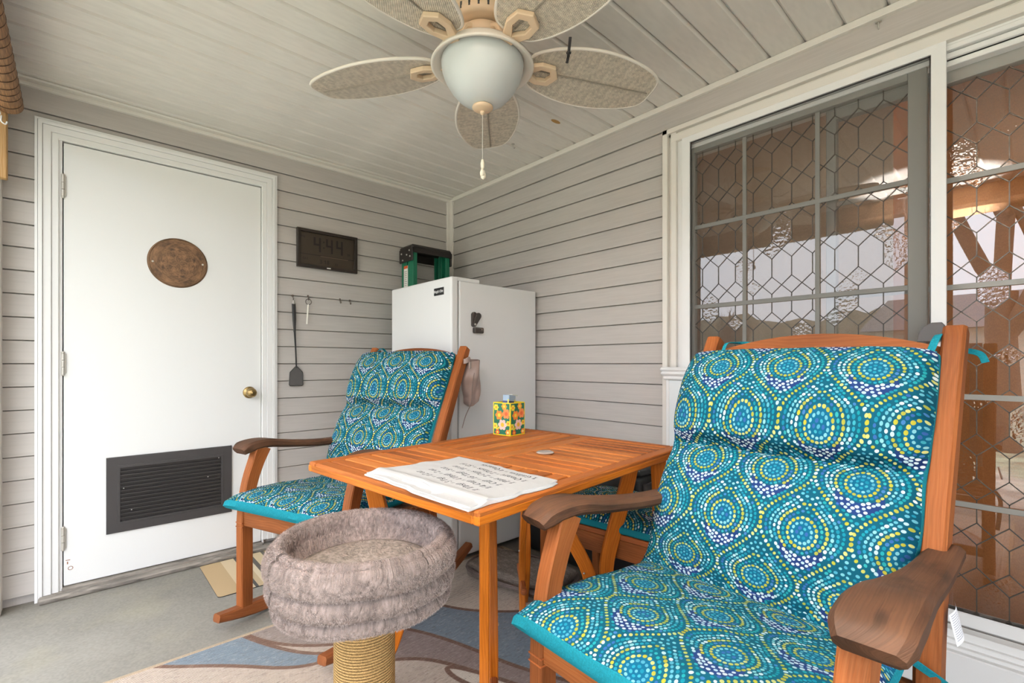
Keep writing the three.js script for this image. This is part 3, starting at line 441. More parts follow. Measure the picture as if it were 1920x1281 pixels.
  mesh('striped_face', fixUp(mv(top, 0, 0.0042, 0)), S(C(1, 1, 1), { map: mm, roughness: 0.9 }), dm);
}
function fixUp(g) { // make all triangles of a flat sheet face up
  g = g.index ? g.toNonIndexed() : g; const p = g.attributes.position, a = V3(), b = V3(), c = V3();
  for (let i = 0; i < p.count; i += 3) { a.fromBufferAttribute(p, i); b.fromBufferAttribute(p, i + 1); c.fromBufferAttribute(p, i + 2); if (b.clone().sub(a).cross(c.clone().sub(a)).y < 0) for (const k of Object.keys(g.attributes)) { const t = g.attributes[k], z = t.itemSize; for (let j = 0; j < z; j++) { const q = t.array[(i + 1) * z + j]; t.array[(i + 1) * z + j] = t.array[(i + 2) * z + j]; t.array[(i + 2) * z + j] = q; } } }
  g.computeVertexNormals(); return g;
}

// ------------------------------------------------------------------ rocking chairs. local: forward = -x, left = +z
const L = V3(0, 0, 1), p3 = (f, y, l) => V3(-f, y, l);
function rockingChair(label, pos, turn) {
  const t = thing('rocking_chair', label, 'rocking chair', pos, turn, 'rocking chairs by the table'), w = 0.29;
  for (const s of [-1, 1]) {
    // runner
    const run = []; for (let i = 0; i <= 18; i++) { const f = 0.37 - 0.92 * i / 18; run.push(p3(f, 0.026 + (f - 0.05) * (f - 0.05) * 0.30, s * w)); }
    mesh('runner', sweep(run, L, 0.042, [0.03, 0.052, 0.054, 0.054, 0.054, 0.054, 0.05, 0.03], 0.006), mat.runner, t);
    // front leg and arm post
    const leg = curve([p3(0.255, 0.05, s * w), p3(0.255, 0.28, s * w), p3(0.253, 0.44, s * w), p3(0.236, 0.55, s * w), p3(0.205, 0.64, s * w), p3(0.178, 0.70, s * w)], 22);
    mesh('front_leg', sweep(leg, L, 0.040, [0.05, 0.05, 0.05, 0.052, 0.056, 0.066], 0.004), mat.chair, t);
    const ringG = (y) => lim(-0.255 - 0.0262, -0.255 + 0.0262, y, y + 0.004, s * w - 0.0212, s * w + 0.0212, 0.001);
    mesh('leg_groove', [ringG(0.385), ringG(0.402)], mat.chairRed, t);
    // rear leg and back post
    const post = curve([p3(-0.30, 0.06, s * w), p3(-0.245, 0.26, s * w), p3(-0.228, 0.42, s * w), p3(-0.275, 0.64, s * w), p3(-0.385, 0.88, s * w), p3(-0.50, 1.105, s * w), p3(-0.514, 1.13, s * w)], 30);
    mesh('back_post', sweep(post, L, 0.042, [0.045, 0.05, 0.055, 0.06, 0.055, 0.05, 0.044], 0.006), mat.chair, t);
    // arm
    const arm = curve([p3(0.262, 0.690, s * 0.315), p3(0.24, 0.704, s * 0.314), p3(0.16, 0.712, s * 0.312), p3(0.06, 0.696, s * 0.308), p3(-0.09, 0.676, s * 0.306), p3(-0.22, 0.668, s * 0.304), p3(-0.315, 0.672, s * 0.304)], 26);
    mesh('armrest', sweep(arm, L, [0.078, 0.094, 0.096, 0.088, 0.076, 0.066, 0.060, 0.056], [0.030, 0.040, 0.038, 0.034, 0.03, 0.03, 0.03, 0.03], 0.009), mat.arm, t);
    // side rail
    mesh('side_rail', sweep([p3(0.235, 0.425, s * w), p3(-0.225, 0.385, s * w)], L, 0.026, 0.065, 0.003), mat.chair, t);
  }
  mesh('front_rail', sweep([p3(0.26, 0.425, -w + 0.018), p3(0.26, 0.425, w - 0.018)], V3(1, 0, 0), 0.024, 0.07, 0.004), mat.chair, t);
  mesh('rear_rail', sweep([p3(-0.225, 0.39, -w + 0.018), p3(-0.225, 0.39, w - 0.018)], V3(1, 0, 0), 0.024, 0.06, 0.004), mat.chair, t);
  mesh('stretcher', sweep([p3(-0.26, 0.17, -w), p3(-0.26, 0.17, w)], V3(1, 0, 0), 0.022, 0.04, 0.004), mat.chair, t);
  for (let i = 0; i < 7; i++) { const f = 0.20 - i * 0.062; mesh('seat_slat', lim(-f - 0.024, -f + 0.024, 0.448 + (f - 0.2) * 0.085, 0.462 + (f - 0.2) * 0.085, -w + 0.01, w - 0.01, 0.002), mat.chair, t); }
  // crest rail, lower rail and slats of the back
  const crest = []; for (let i = 0; i <= 20; i++) { const k = i / 20 * 2 - 1, l = k * (w - 0.018), top = 1.135 - 0.045 * k * k; crest.push([l, top]); }
  const back = (y) => { const q = [[0.42, -0.228], [0.64, -0.275], [0.88, -0.385], [1.105, -0.50], [1.16, -0.528]]; for (let i = 0; i + 1 < q.length; i++) if (y <= q[i + 1][0]) return q[i][1] + (q[i + 1][1] - q[i][1]) * (y - q[i][0]) / (q[i + 1][0] - q[i][0]); return -0.53; };
  { const P = [], U = [], I = []; crest.forEach(([l, y1], i) => { const y0 = 1.045; for (const [yy, df] of [[y1, 0.012], [y0, 0.012], [y0, -0.012], [y1, -0.012]]) { P.push(-back(yy) - df, yy, l); U.push(l, yy); } if (i) { const a = (i - 1) * 4; for (let k = 0; k < 4; k++) { const b = a + k, c = a + (k + 1) % 4; I.push(b, c, b + 4, b + 4, c, c + 4); } } }); const m = crest.length - 1; I.push(0, 2, 1, 0, 3, 2, m * 4, m * 4 + 1, m * 4 + 2, m * 4, m * 4 + 2, m * 4 + 3); mesh('crest_rail', fixOut(toCreasedNormals(geo(P, null, U, I), 0.5)), mat.chair, t); }
  mesh('lower_back_rail', sweep([p3(back(0.54), 0.54, -w + 0.018), p3(back(0.54), 0.54, w - 0.018)], V3(0, 1, 0), 0.06, 0.02, 0.003), mat.chair, t);
  for (let i = 0; i < 6; i++) { const l = -0.2 + i * 0.08; mesh('back_slat', sweep(curve([p3(back(0.56) - 0.0, 0.56, l), p3(back(0.75), 0.75, l), p3(back(0.93), 0.93, l), p3(back(1.06), 1.06, l)], 10), L, 0.05, 0.012, 0.002), mat.chair, t); }
  return t;
}
const chairFar = rockingChair('weathered wooden rocking chair standing at the white freezer, far side of the table', [-1.258, 0.008, 0.992], 0.357);
const chairNear = rockingChair('wooden rocking chair with its back to the leaded glass, dark worn armrests', [-1.098, 0.008, 2.562], -0.059);

// cushion in the same frame
function cushion(label, pos, turn, l0, l1, ties, sd, up = 0) {
  const t = thing('chair_cushion', label, 'cushion', pos, turn, 'patterned chair cushions'), w = l1 - l0;
  const path = curve([p3(-0.462 - up * 0.5, 1.066 + up, 0), p3(-0.425, 0.99, 0), p3(-0.365, 0.87, 0), p3(-0.262, 0.66, 0), p3(-0.205, 0.525, 0), p3(-0.15, 0.470, 0), p3(-0.04, 0.462, 0), p3(0.12, 0.474, 0), p3(0.25, 0.480, 0), p3(0.315, 0.470, 0)], 110);
  const n = path.length, S0 = [0], T = [], N = [];
  for (let i = 0; i < n; i++) { if (i) S0.push(S0[i - 1] + path[i].distanceTo(path[i - 1])); const tt = path[Math.min(n - 1, i + 1)].clone().sub(path[Math.max(0, i - 1)]).normalize(); T.push(tt); N.push(V3(-tt.y * -1, 0, 0)); const f = -tt.x, y = tt.y; N[i].set(y, f, 0); if (N[i].y < 0 && Math.abs(N[i].y) > 0.5) N[i].negate(); }
  const tot = S0[n - 1], sC = 0.285, sJ = 0.665;
  const bump = (a, b, s, e) => s <= a || s >= b ? 0 : Math.pow(Math.sin(Math.PI * (s - a) / (b - a)), e);
  const thick = (s, k) => { let h = 0.018 + 0.098 * bump(-0.02, sC, s, 0.45) + 0.074 * bump(sC, sJ, s, 0.42) + 0.056 * bump(sJ - 0.01, tot + 0.03, s, 0.4); return h; };
  const band = 0.026;
  const top = (si, k) => { const s = S0[si], e = Math.pow(Math.max(0, 1 - Math.pow(Math.abs(k), 5)), 0.5); let h = band + (thick(s, k) - band) * e;
    h += e * (0.010 * (fbm(s * 7 + sd, k * 2.2 + 9, 64, 64, 171 + sd, 3) - 0.5) + 0.006 * (fbm(s * 22, k * 5 + sd, 128, 64, 175, 2) - 0.5));
    const dent = Math.exp(-Math.pow((s - sC - 0.012 * Math.sin(k * 3)) / 0.010, 2)); h -= e * 0.012 * dent;
    const sag = -0.012 * Math.max(0, 1 - k * k) * bump(sJ, tot, s, 1);
    const edge = 0.012 * (noise(s * 10 + 40, k > 0 ? 3 : 11, 64, 64, 181 + sd) - 0.5) * Math.pow(Math.abs(k), 6);
    const over = 0.030 * e * bump(sC - 0.11, sC + 0.004, s, 1.2); return path[si].clone().addScaledVector(N[si], h + sag).addScaledVector(T[si], over).add(V3(0, 0, (l0 + l1) / 2 + k * w / 2 * (1 + edge * 3) + 0.01 * Math.pow(Math.abs(k), 4) * Math.sign(k) * bump(0, sC, s, 0.5))); };
  const nk = 36, kk = (j) => { const q = j * 2 - 1; return Math.sign(q) * Math.pow(Math.abs(q), 0.75); };
  const face = grid(n - 1, nk, (i, j) => top(Math.round(i * (n - 1)), kk(j)), (i, j) => [kk(j) * w / 2 + w / 2 + 0.04, -S0[Math.round(i * (n - 1))] + 0.07]);
  const fg = outward(face, N, nk, n); mesh('printed_cover', fg, mat.print, t);
  // plain teal side band, underside and ends
  const P = [], U = [], I = [];
  for (let i = 0; i < n; i++) { const a = top(i, -1), b = path[i].clone().add(V3(0, 0, l0 + 0.006)), c = path[i].clone().add(V3(0, 0, l1 - 0.006)), d = top(i, 1); const ma = a.clone().lerp(b, 0.5).add(V3(0, 0, -0.007)), md = d.clone().lerp(c, 0.5).add(V3(0, 0, 0.007)); for (const [q, v] of [[a, 0], [ma, 0.02], [b, 0.04], [c, 0.5], [md, 0.52], [d, 0.54]]) { P.push(q.x, q.y, q.z); U.push(S0[i], v); } if (i) for (let k = 0; k < 5; k++) { const e = (i - 1) * 6 + k, f = e + 6; I.push(e, f, e + 1, f, f + 1, e + 1); } }
  const base = P.length / 3; // end walls
  for (const [i, sgn] of [[0, 1], [n - 1, -1]]) { const b0 = P.length / 3; for (let j = 0; j <= nk; j++) { const k = kk(j / nk), a = top(i, k), q = path[i].clone().add(V3(0, 0, (l0 + l1) / 2 + k * (w / 2 - 0.004))), m = a.clone().lerp(q, 0.5).addScaledVector(T[i], i ? 0.010 : -0.010); for (const [r, v] of [[a, 0], [m, 0.03], [q, 0.06]]) { P.push(r.x, r.y, r.z); U.push(k * w / 2, v); } if (j) for (let e = 0; e < 2; e++) { const c0 = b0 + (j - 1) * 3 + e, c1 = c0 + 3; I.push(c0, c1, c0 + 1, c1, c1 + 1, c0 + 1); } } }
  const m2 = mat.teal.clone(); m2.side = THREE.DoubleSide; mesh('plain_band', toCreasedNormals(geo(P, null, U, I), 0.9), m2, t).userData.label = 'plain teal side band';
  for (const tie of ties) { mesh('tie_strap', tie, mat.teal, t); }
  return t;
}
function outward(g, N, nk, n) { const p = g.attributes.position, nn = g.attributes.normal; const mid = Math.floor(n * 0.9) * (nk + 1) + Math.floor(nk / 2); if (nn.getY(mid) < 0) { const I = g.index.array; for (let i = 0; i < I.length; i += 3) { const q = I[i + 1]; I[i + 1] = I[i + 2]; I[i + 2] = q; } g.computeVertexNormals(); } return g; }
const strap = (pts, w = 0.012) => sweep(curve(pts, 24), V3(0.3, 0.2, 1), w, 0.002, 0.0005);
cushion('teal dotted cushion tied on the rocking chair beside the white freezer', [-1.258, 0.008, 0.992], 0.357, -0.322, 0.262, [strap([p3(-0.47, 1.12, -0.24), p3(-0.53, 1.135, -0.26), p3(-0.56, 1.10, -0.25)]), strap([p3(-0.47, 1.11, 0.24), p3(-0.50, 1.06, 0.262), p3(-0.47, 0.98, 0.266), p3(-0.43, 0.93, 0.262)], 0.008)], 1, 0.022);
const cn = cushion('teal dotted cushion tied on the rocking chair before the leaded glass', [-1.098, 0.008, 2.562], -0.059, -0.318, 0.268, [strap([p3(-0.445, 1.075, -0.235), p3(-0.475, 1.115, -0.235), p3(-0.505, 1.118, -0.225), p3(-0.53, 1.112, -0.18), p3(-0.54, 1.08, -0.14)], 0.01), strap([p3(-0.445, 1.078, 0.255), p3(-0.47, 1.115, 0.264), p3(-0.515, 1.118, 0.264), p3(-0.55, 1.09, 0.28), p3(-0.555, 1.075, 0.325), p3(-0.55, 1.055, 0.335)], 0.014), strap([p3(-0.165, 0.50, 0.255), p3(-0.19, 0.475, 0.285), p3(-0.225, 0.43, 0.325), p3(-0.235, 0.36, 0.325), p3(-0.23, 0.28, 0.318)], 0.016)], 5);
{ const tg = mesh('care_tag', grid(6, 6, (i, j) => p3(-0.235 - 0.05 * i, 0.572 - 0.055 * j + 0.012 * i, 0.318 + 0.006 * Math.sin(i * 3) + 0.012 * j), (i, j) => [i, 1 - j]), S(C(1, 1, 1), { side: THREE.DoubleSide, roughness: 0.7, map: canvasTex(128, 128, (g) => { g.fillStyle = '#eeeef2'; g.fillRect(0, 0, 128, 128); g.fillStyle = '#8d90a0'; for (let i = 0; i < 12; i++) g.fillRect(12, 10 + i * 9, rr(60, 104), 2.5); }) }), cn); tg.userData.label = 'white care tag'; }

// ------------------------------------------------------------------ table
const TB = thing('patio_table', 'slatted wooden folding patio table with curved legs', 'table', [-1.004, 0.008, 1.784], THREE.MathUtils.degToRad(5.5));
{
  const y1 = 0.742, th = 0.022, hx = 0.526, hz = 0.388, y0 = y1 - th, fr = 0.042, bm = mat.table;
  const B = (name, x0, x1, z0, z1, m, c = 0.0025, top = y1, bot = y0) => mesh(name, lim(x0, x1, bot, top, z0, z1, c), m, TB);
  // frame boards
  B('frame_board', -hx, hx, -hz, -hz + fr, bm[1], 0.004); B('frame_board', -hx, hx, hz - fr, hz, bm[1], 0.004);
  B('frame_board', -hx, -hx + fr, -hz + fr, hz - fr, bm[1], 0.004); B('frame_board', hx - fr, hx, -hz + fr, hz - fr, bm[1], 0.004);
  // cross rails dividing the top in four fields
  const cx0 = -0.135, cx1 = -0.075, zr = 0.028, g = 0.009;
  B('cross_rail', cx0, cx1, -hz + fr, hz - fr, bm[0]); B('cross_rail', -hx + fr, cx0 - 0.001, -zr, zr, bm[2]); B('cross_rail', cx1 + 0.001, hx - fr, -zr, zr, bm[2]);
  const field = (x0, x1, z0, z1, alongX, n) => { const len = alongX ? z1 - z0 : x1 - x0, w = (len - g * (n + 1)) / n; for (let i = 0; i < n; i++) { const a = (alongX ? z0 : x0) + g + i * (w + g), m = bm[Math.floor(rnd() * 3)], t = y1 - rr(0, 0.0012); alongX ? B('top_slat', x0, x1, a, a + w, m, 0.0025, t) : B('top_slat', a, a + w, z0, z1, m, 0.0025, t); } };
  field(-hx + fr, cx0, -hz + fr, -zr, false, 7); field(cx1, hx - fr, -hz + fr, -zr, true, 6);
  field(-hx + fr, cx0, zr, hz - fr, true, 6); field(cx1, hx - fr, zr, hz - fr, false, 11);
  // thin edging and apron
  const ed = (x0, x1, z0, z1) => mesh('apron', lim(x0, x1, y0 - 0.009, y0 + 0.012, z0, z1, 0.003), mat.tedge, TB);
  ed(-hx - 0.0015, hx + 0.0015, hz - 0.018, hz + 0.0015); ed(-hx - 0.0015, hx + 0.0015, -hz - 0.0015, -hz + 0.018); ed(-hx - 0.0015, -hx + 0.018, -hz + 0.018, hz - 0.018); ed(hx - 0.018, hx + 0.0015, -hz + 0.018, hz - 0.018);
  // four curved legs with their inner braces, set on the diagonals
  for (const [sx, sz] of [[-1, 1], [-1, -1], [1, 1], [1, -1]]) {
    const o = V3(sx * 0.385, 0, sz * 0.262), dir = V3(-sx * 0.70, 0, -sz * 0.714), side = new THREE.Vector3().crossVectors(dir, V3(0, 1, 0)).normalize();
    const P = (s, y, q = 0) => o.clone().addScaledVector(dir, s).addScaledVector(side, q).setY(y);
    mesh('leg', sweep(curve([P(0, y0 - 0.002), P(0.025, 0.60), P(0.07, 0.44), P(0.10, 0.29), P(0.065, 0.14), P(-0.015, 0.012)], 24), side, 0.026, [0.052, 0.052, 0.052, 0.05, 0.05, 0.05], 0.003), mat.tedge, TB);
    const up = sx * sz > 0 ? -0.027 : 0.027;
    if (sx < 0 && sz < 0) continue;
    mesh('leg_brace', sweep(curve([P(0.345, y0 - 0.002, up), P(0.32, 0.60, up), P(0.25, 0.45, up), P(0.168, 0.28, up), P(0.17, 0.14, up), P(0.20, 0.010, up)], 24), side, 0.024, 0.048, 0.003), mat.tedge, TB);
    mesh('stretcher', sweep([P(0.02, 0.165, up), P(0.245, 0.165, up)], side, 0.02, 0.03, 0.004), mat.chairRed, TB);
    mesh('dowel_cap', mv(new THREE.SphereGeometry(0.014, 12, 8), P(0.25, 0.165, up).x, 0.165, P(0.25, 0.165, up).z), mat.chairRed, TB);
    for (const yy of [0.05, 0.3]) { const q = P(0.19, yy, up + Math.sign(up) * 0.0125); mesh('bolt', mv(new THREE.SphereGeometry(0.0045, 8, 6), q.x, q.y, q.z), mat.steel, TB); }
  }
  mesh('top_batten', [lim(-0.45, 0.45, y0 - 0.02, y0, -0.2, -0.17), lim(-0.45, 0.45, y0 - 0.02, y0, 0.17, 0.2)], mat.chairRed, TB);
  const capM = MP(C(0.75, 0.6, 0.5), { roughness: 0.15, transmission: 0.6, thickness: 0.01 });
  const q = at(1022, 850, 1, 0.75).sub(TB.position).applyAxisAngle(V3(0, 1, 0), -TB.rotation.y);
  const cp = mesh('parasol_hole_cap', lathe([[0, 0.007], [0.024, 0.007], [0.03, 0.005], [0.032, 0.0005], [0.0, 0.0005]], 28), capM, TB); cp.position.set(q.x, y1, q.z); cp.userData.label = 'clear plastic cap';
}
// towel
{
  const t = thing('tea_towel', 'folded white tea towel printed with black text on the table', 'towel', [0, 0.7515, 0]);
  const A = V3(-1.508, 0, 1.742), Bc = V3(-1.182, 0, 1.738), Cc = V3(-1.190, 0, 2.170), D = V3(-1.500, 0, 2.195); // far-left, far-right, near-right, near-left
  const txt = canvasTex(1024, 768, (g) => {
    g.fillStyle = '#e9e7e4'; g.fillRect(0, 0, 1024, 768); g.fillStyle = '#2b2b2f'; g.textAlign = 'left'; g.font = 'italic bold 58px serif';
    ['1 Tbsp = 3 Tsp = 1/2 oz', '1/4 Cup = 4 Tbsp = 2 oz', '1 Cup = 16 Tbsp = 8 oz', '1 Pint = 2 Cups = 16 oz', '1 Quart = 2 Pints = 32 oz', '1 Gallon = 4 Quarts'].forEach((s, i) => g.fillText(s, 190 - i * 12, 270 + i * 90));
  }, 1, 1);
  const wr = (u, v, k) => 0.0018 + 0.006 * Math.max(0, fbm(u * 5, v * 6, 64, 64, 191 + k, 3) - 0.42) + 0.010 * Math.exp(-Math.pow((u - 0.12 - 0.08 * v) / 0.06, 2)) * (0.3 + 0.7 * noise(v * 4, 1, 64, 64, 195 + k));
  const edge = (u, v) => V3(0.004 * (noise(v * 9, 0, 64, 64, 197) - 0.5) * 2, 0, 0.005 * (noise(u * 9, 5, 64, 64, 198) - 0.5) * 2);
  const Q = (u, v) => A.clone().multiplyScalar((1 - u) * (1 - v)).addScaledVector(Bc, u * (1 - v)).addScaledVector(Cc, u * v).addScaledVector(D, (1 - u) * v).add(edge(u, v));
  const sheet = (lift, k, sh) => { const topg = grid(40, 44, (u, v) => { const p = Q(u, v).add(sh); p.y = lift + wr(u, v, k); return p; }, (u, v) => [1 - v, 1 - u]); const N = [topg]; return fixUp(topg); };
  const skirt = (lift, k, sh) => { const P = [], U = [], I = []; const m = 60; for (let i = 0; i <= m * 4; i++) { const e = Math.floor(i / m) % 4, f = (i % m) / m, [u, v] = i === m * 4 ? [0, 0] : e === 0 ? [f, 0] : e === 1 ? [1, f] : e === 2 ? [1 - f, 1] : [0, 1 - f]; const p = Q(u, v).add(sh), y = lift + wr(u, v, k); P.push(p.x, y, p.z, p.x, Math.max(0, lift - 0.0005), p.z); U.push(i * 0.01, 0, i * 0.01, 0.01); if (i) { const a = (i - 1) * 2; I.push(a, a + 1, a + 2, a + 2, a + 1, a + 3); } } return geo(P, null, U, I); };
  const cw = S(C(0.68, 0.675, 0.67), { roughness: 0.9, side: THREE.DoubleSide, bumpMap: clothMap, bumpScale: 0.0006 });
  mesh('lower_fold', [sheet(0.0005, 3, V3(-0.012, 0, 0.012)), skirt(0.0005, 3, V3(-0.012, 0, 0.012))].map((g) => g), cw, t);
  mesh('printed_fold', sheet(0.0028, 0, V3(0, 0, 0)), S(C(0.76, 0.755, 0.75), { roughness: 0.9, map: txt, side: THREE.DoubleSide, bumpMap: clothMap, bumpScale: 0.0006 }), t);
  mesh('hem', skirt(0.0028, 0, V3(0, 0, 0)), cw, t);
}
// tissue holder box with small packet
{
  const c = at(955, 819, 1, 0.75), s = 0.098, h = 0.142;
  const t = thing('floral_box', 'small open yellow box printed with bright flowers on the table', 'box', [c.x + 0.048, 0.7505, c.z - 0.055], 0.13);
  const fl = canvasTex(512, 768, (g) => { g.fillStyle = '#12664c'; g.fillRect(0, 0, 512, 768);
    const fl1 = (x, y, r, c1, c2) => { g.fillStyle = c1; for (let i = 0; i < 6; i++) { g.beginPath(); g.ellipse(x + Math.cos(i * 1.047) * r * 0.55, y + Math.sin(i * 1.047) * r * 0.55, r * 0.55, r * 0.42, i * 1.047, 0, 7); g.fill(); } g.fillStyle = c2; g.beginPath(); g.arc(x, y, r * 0.42, 0, 7); g.fill(); };
    const leaf = (x, y, a, l, c1) => { g.fillStyle = c1; g.beginPath(); g.ellipse(x, y, l, l * 0.32, a, 0, 7); g.fill(); };
    for (let i = 0; i < 16; i++) leaf(rr(0, 512), rr(0, 768), rr(0, 6), rr(40, 80), ['#3f9a54', '#e2c22c', '#0f5246', '#8fb43a'][i % 4]);
    fl1(280, 520, 120, '#f6c9bf', '#f2b52f'); fl1(180, 300, 105, '#ef8a2c', '#f5d43a'); fl1(390, 260, 110, '#f08b4b', '#e0602a'); fl1(90, 120, 70, '#f4e03c', '#ef9a2a'); fl1(330, 90, 75, '#f2a02f', '#f6dc4a'); fl1(60, 560, 70, '#f5e04a', '#e89a2c'); fl1(450, 480, 60, '#f3d13a', '#e77a2c'); fl1(130, 700, 60, '#e8542f', '#f5d43a'); fl1(440, 690, 66, '#ef8a2c', '#f7e9a0');
    g.strokeStyle = '#f2d91f'; g.lineWidth = 44; g.strokeRect(0, 0, 512, 768); });
  const side = S(C(0.95, 0.95, 0.95), { map: fl, roughness: 0.5 }), yel = S(C(0.86, 0.66, 0.03), { roughness: 0.5 });
  for (let i = 0; i < 4; i++) { const a = i * Math.PI / 2; const m = mesh('printed_side', mv(new THREE.PlaneGeometry(s, h), 0, h / 2, s / 2 + 0.0004), side, t); m.rotation.y = a; const b = mesh('wall_panel', lim(-s / 2, s / 2, 0, h, s / 2 - 0.003, s / 2, 0.0008), yel, t); b.rotation.y = a; }
  mesh('base_panel', lim(-s / 2, s / 2, 0, 0.003, -s / 2, s / 2, 0.0005), yel, t);
  const pk = canvasTex(256, 256, (g) => { g.fillStyle = '#1c2c5c'; g.fillRect(0, 0, 256, 256); g.fillStyle = '#dfe6f5'; g.beginPath(); g.moveTo(30, 200); g.lineTo(70, 90); g.lineTo(210, 110); g.lineTo(220, 210); g.fill(); g.fillStyle = '#2c4aa8'; g.beginPath(); g.ellipse(130, 150, 60, 30, 0.3, 0, 7); g.fill(); g.fillStyle = '#8fa3b8'; g.fillRect(0, 0, 256, 40); g.fillStyle = '#d7c84a'; g.fillRect(200, 30, 56, 60); });
  const p = thing('tissue_packet', 'small blue and white packet standing in the floral box', 'packet', [c.x + 0.050, 0.7545, c.z - 0.062], 0.3);
  const g1 = mesh('packet_body', new RoundedBoxGeometry(0.058, 0.165, 0.034, 2, 0.004), S(C(1, 1, 1), { map: pk, roughness: 0.35 }), p); g1.position.set(0, 0.085, 0); g1.rotation.z = -0.12;
  mesh('packet_flap', mv(cbox(0.050, 0.004, 0.026, 0.001), 0.0185, 0.1685, 0), S(C(0.55, 0.58, 0.5), { roughness: 0.4 }), p).rotation.z = -0.12;
}

// ------------------------------------------------------------------ cat bed on a sisal post
{
  const d = 1.10, u = (684 - 960) / FOC, c = camera.position.clone().addScaledVector(CF, d).addScaledVector(CR, u * d);
  const t = thing('cat_bed', 'round grey plush cat bed raised on a sisal scratching post', 'cat bed', [c.x, 0.008, c.z]);
  const R = 0.205, yb = 0.517, yt = 0.658;
  const prof = []; // outer wall from the bottom up, over the rim, down the inside
  const roll = (y0, y1, r, b) => { for (let i = 0; i <= 16; i++) { const k = 0.5 - 0.5 * Math.cos(Math.PI * i / 16); prof.push([r + b * Math.pow(Math.sin(Math.PI * k), 0.32), y0 + (y1 - y0) * k]); } };
  prof.push([0.0, yb + 0.012], [0.12, yb + 0.004], [0.17, yb]);
  roll(yb + 0.001, yb + 0.034, R - 0.026, 0.018); roll(yb + 0.0345, yb + 0.078, R - 0.018, 0.018); roll(yb + 0.0785, yt - 0.006, R - 0.013, 0.017);
  prof.push([R - 0.014, yt + 0.002], [R - 0.024, yt + 0.005], [R - 0.034, yt + 0.001], [R - 0.040, yt - 0.012], [R - 0.041, yt - 0.028], [R - 0.038, yt - 0.036], [R - 0.043, yt - 0.040], [R - 0.046, yt - 0.055], [R - 0.056, yt - 0.066]);
  const wall = lathe(prof, 120); { const p = wall.attributes.position, nn = wall.attributes.normal, uv = wall.attributes.uv; for (let i = 0; i < p.count; i++) { const x = p.getX(i), y = p.getY(i), z = p.getZ(i), a = Math.atan2(z, x), q = Math.hypot(x, z), k = q < 0.15 ? 0 : 1; const e = k * 0.009 * (fbm(a * 2 + 20, y * 14, 64, 64, 201, 2) - 0.5) + k * 0.0015 * (noise(a * 12 + 40, y * 40, 128, 64, 205) - 0.5); const s = 1 + e / Math.max(q, 0.05); p.setXYZ(i, x * s, y + k * 0.006 * (fbm(a * 2 + 20, 3, 64, 64, 207, 2) - 0.5), z * s); uv.setXY(i, a * R, y + q); } wall.computeVertexNormals(); }
  mesh('plush_wall', wall, mat.plush, t);
  const pad = lathe([[0, yt - 0.056], [0.07, yt - 0.055], [0.12, yt - 0.058], [R - 0.06, yt - 0.064], [R - 0.05, yt - 0.075]], 60); { const p = pad.attributes.position, uv = pad.attributes.uv; for (let i = 0; i < p.count; i++) { p.setY(i, p.getY(i) + 0.006 * (fbm(p.getX(i) * 14 + 9, p.getZ(i) * 14 + 9, 64, 64, 211, 3) - 0.5)); uv.setXY(i, p.getX(i), p.getZ(i)); } pad.computeVertexNormals(); }
  mesh('inner_pad', pad, mat.plushIn, t).userData.label = 'flattened beige pad';
  const hair = new THREE.BufferGeometry(); hair.setAttribute('position', new THREE.Float32BufferAttribute([-0.0009, 0, 0, 0.0009, 0, 0, 0.0004, 0.0045, 0.0008, -0.0009, 0, 0, 0.0004, 0.0045, 0.0008, -0.0003, 0.0085, 0.003], 3)); hair.setAttribute('uv', new THREE.Float32BufferAttribute([0, 0, 1, 0, 1, 1, 0, 0, 1, 1, 0, 1], 2)); hair.computeVertexNormals();
  const NH = 60000, inst = new THREE.InstancedMesh(hair, S(C(0.44, 0.365, 0.335), { roughness: 1, side: THREE.DoubleSide }), NH), M4 = new THREE.Matrix4(), qq = new THREE.Quaternion(), col = new THREE.Color(), P = wall.attributes.position, Nn = wall.attributes.normal, I = wall.index.array, tri = [], cum = []; let tot = 0;
  for (let i = 0; i < I.length; i += 3) { const a = V3().fromBufferAttribute(P, I[i]), b = V3().fromBufferAttribute(P, I[i + 1]), e = V3().fromBufferAttribute(P, I[i + 2]); if (Math.hypot(a.x, a.z) < 0.16 && a.y < yb + 0.02) continue; if (Math.hypot(a.x, a.z) < R - 0.036 && rnd() < 0.8) continue; tot += b.clone().sub(a).cross(e.clone().sub(a)).length(); tri.push(i); cum.push(tot); }
  for (let k = 0; k < NH; k++) { const r = rnd() * tot; let lo = 0, hi = cum.length - 1; while (lo < hi) { const m = lo + hi >> 1; cum[m] < r ? lo = m + 1 : hi = m; } const i = tri[lo]; let a = rnd(), b = rnd(); if (a + b > 1) { a = 1 - a; b = 1 - b; } const q = V3(), n = V3(); for (const [w, j] of [[1 - a - b, I[i]], [a, I[i + 1]], [b, I[i + 2]]]) { q.addScaledVector(V3().fromBufferAttribute(P, j), w); n.addScaledVector(V3().fromBufferAttribute(Nn, j), w); }
    const ang = Math.atan2(q.z, q.x), sw = fbm(ang * 3 + 20, q.y * 22, 64, 64, 215, 2) * 9; n.add(V3(rr(-0.5, 0.5) + Math.cos(sw) * 0.5, rr(-0.4, 0.5), rr(-0.5, 0.5) + Math.sin(sw) * 0.5)).normalize(); qq.setFromUnitVectors(V3(0, 1, 0), n); const s = rr(0.28, 0.55); M4.compose(q, qq, V3(s, s, s)); inst.setMatrixAt(k, M4); const v = rr(0.9, 1.1); inst.setColorAt(k, col.setRGB(v, v * 0.99, v * 0.98)); }
  put(inst, 'plush_pile', t); inst.userData.kind = 'stuff';
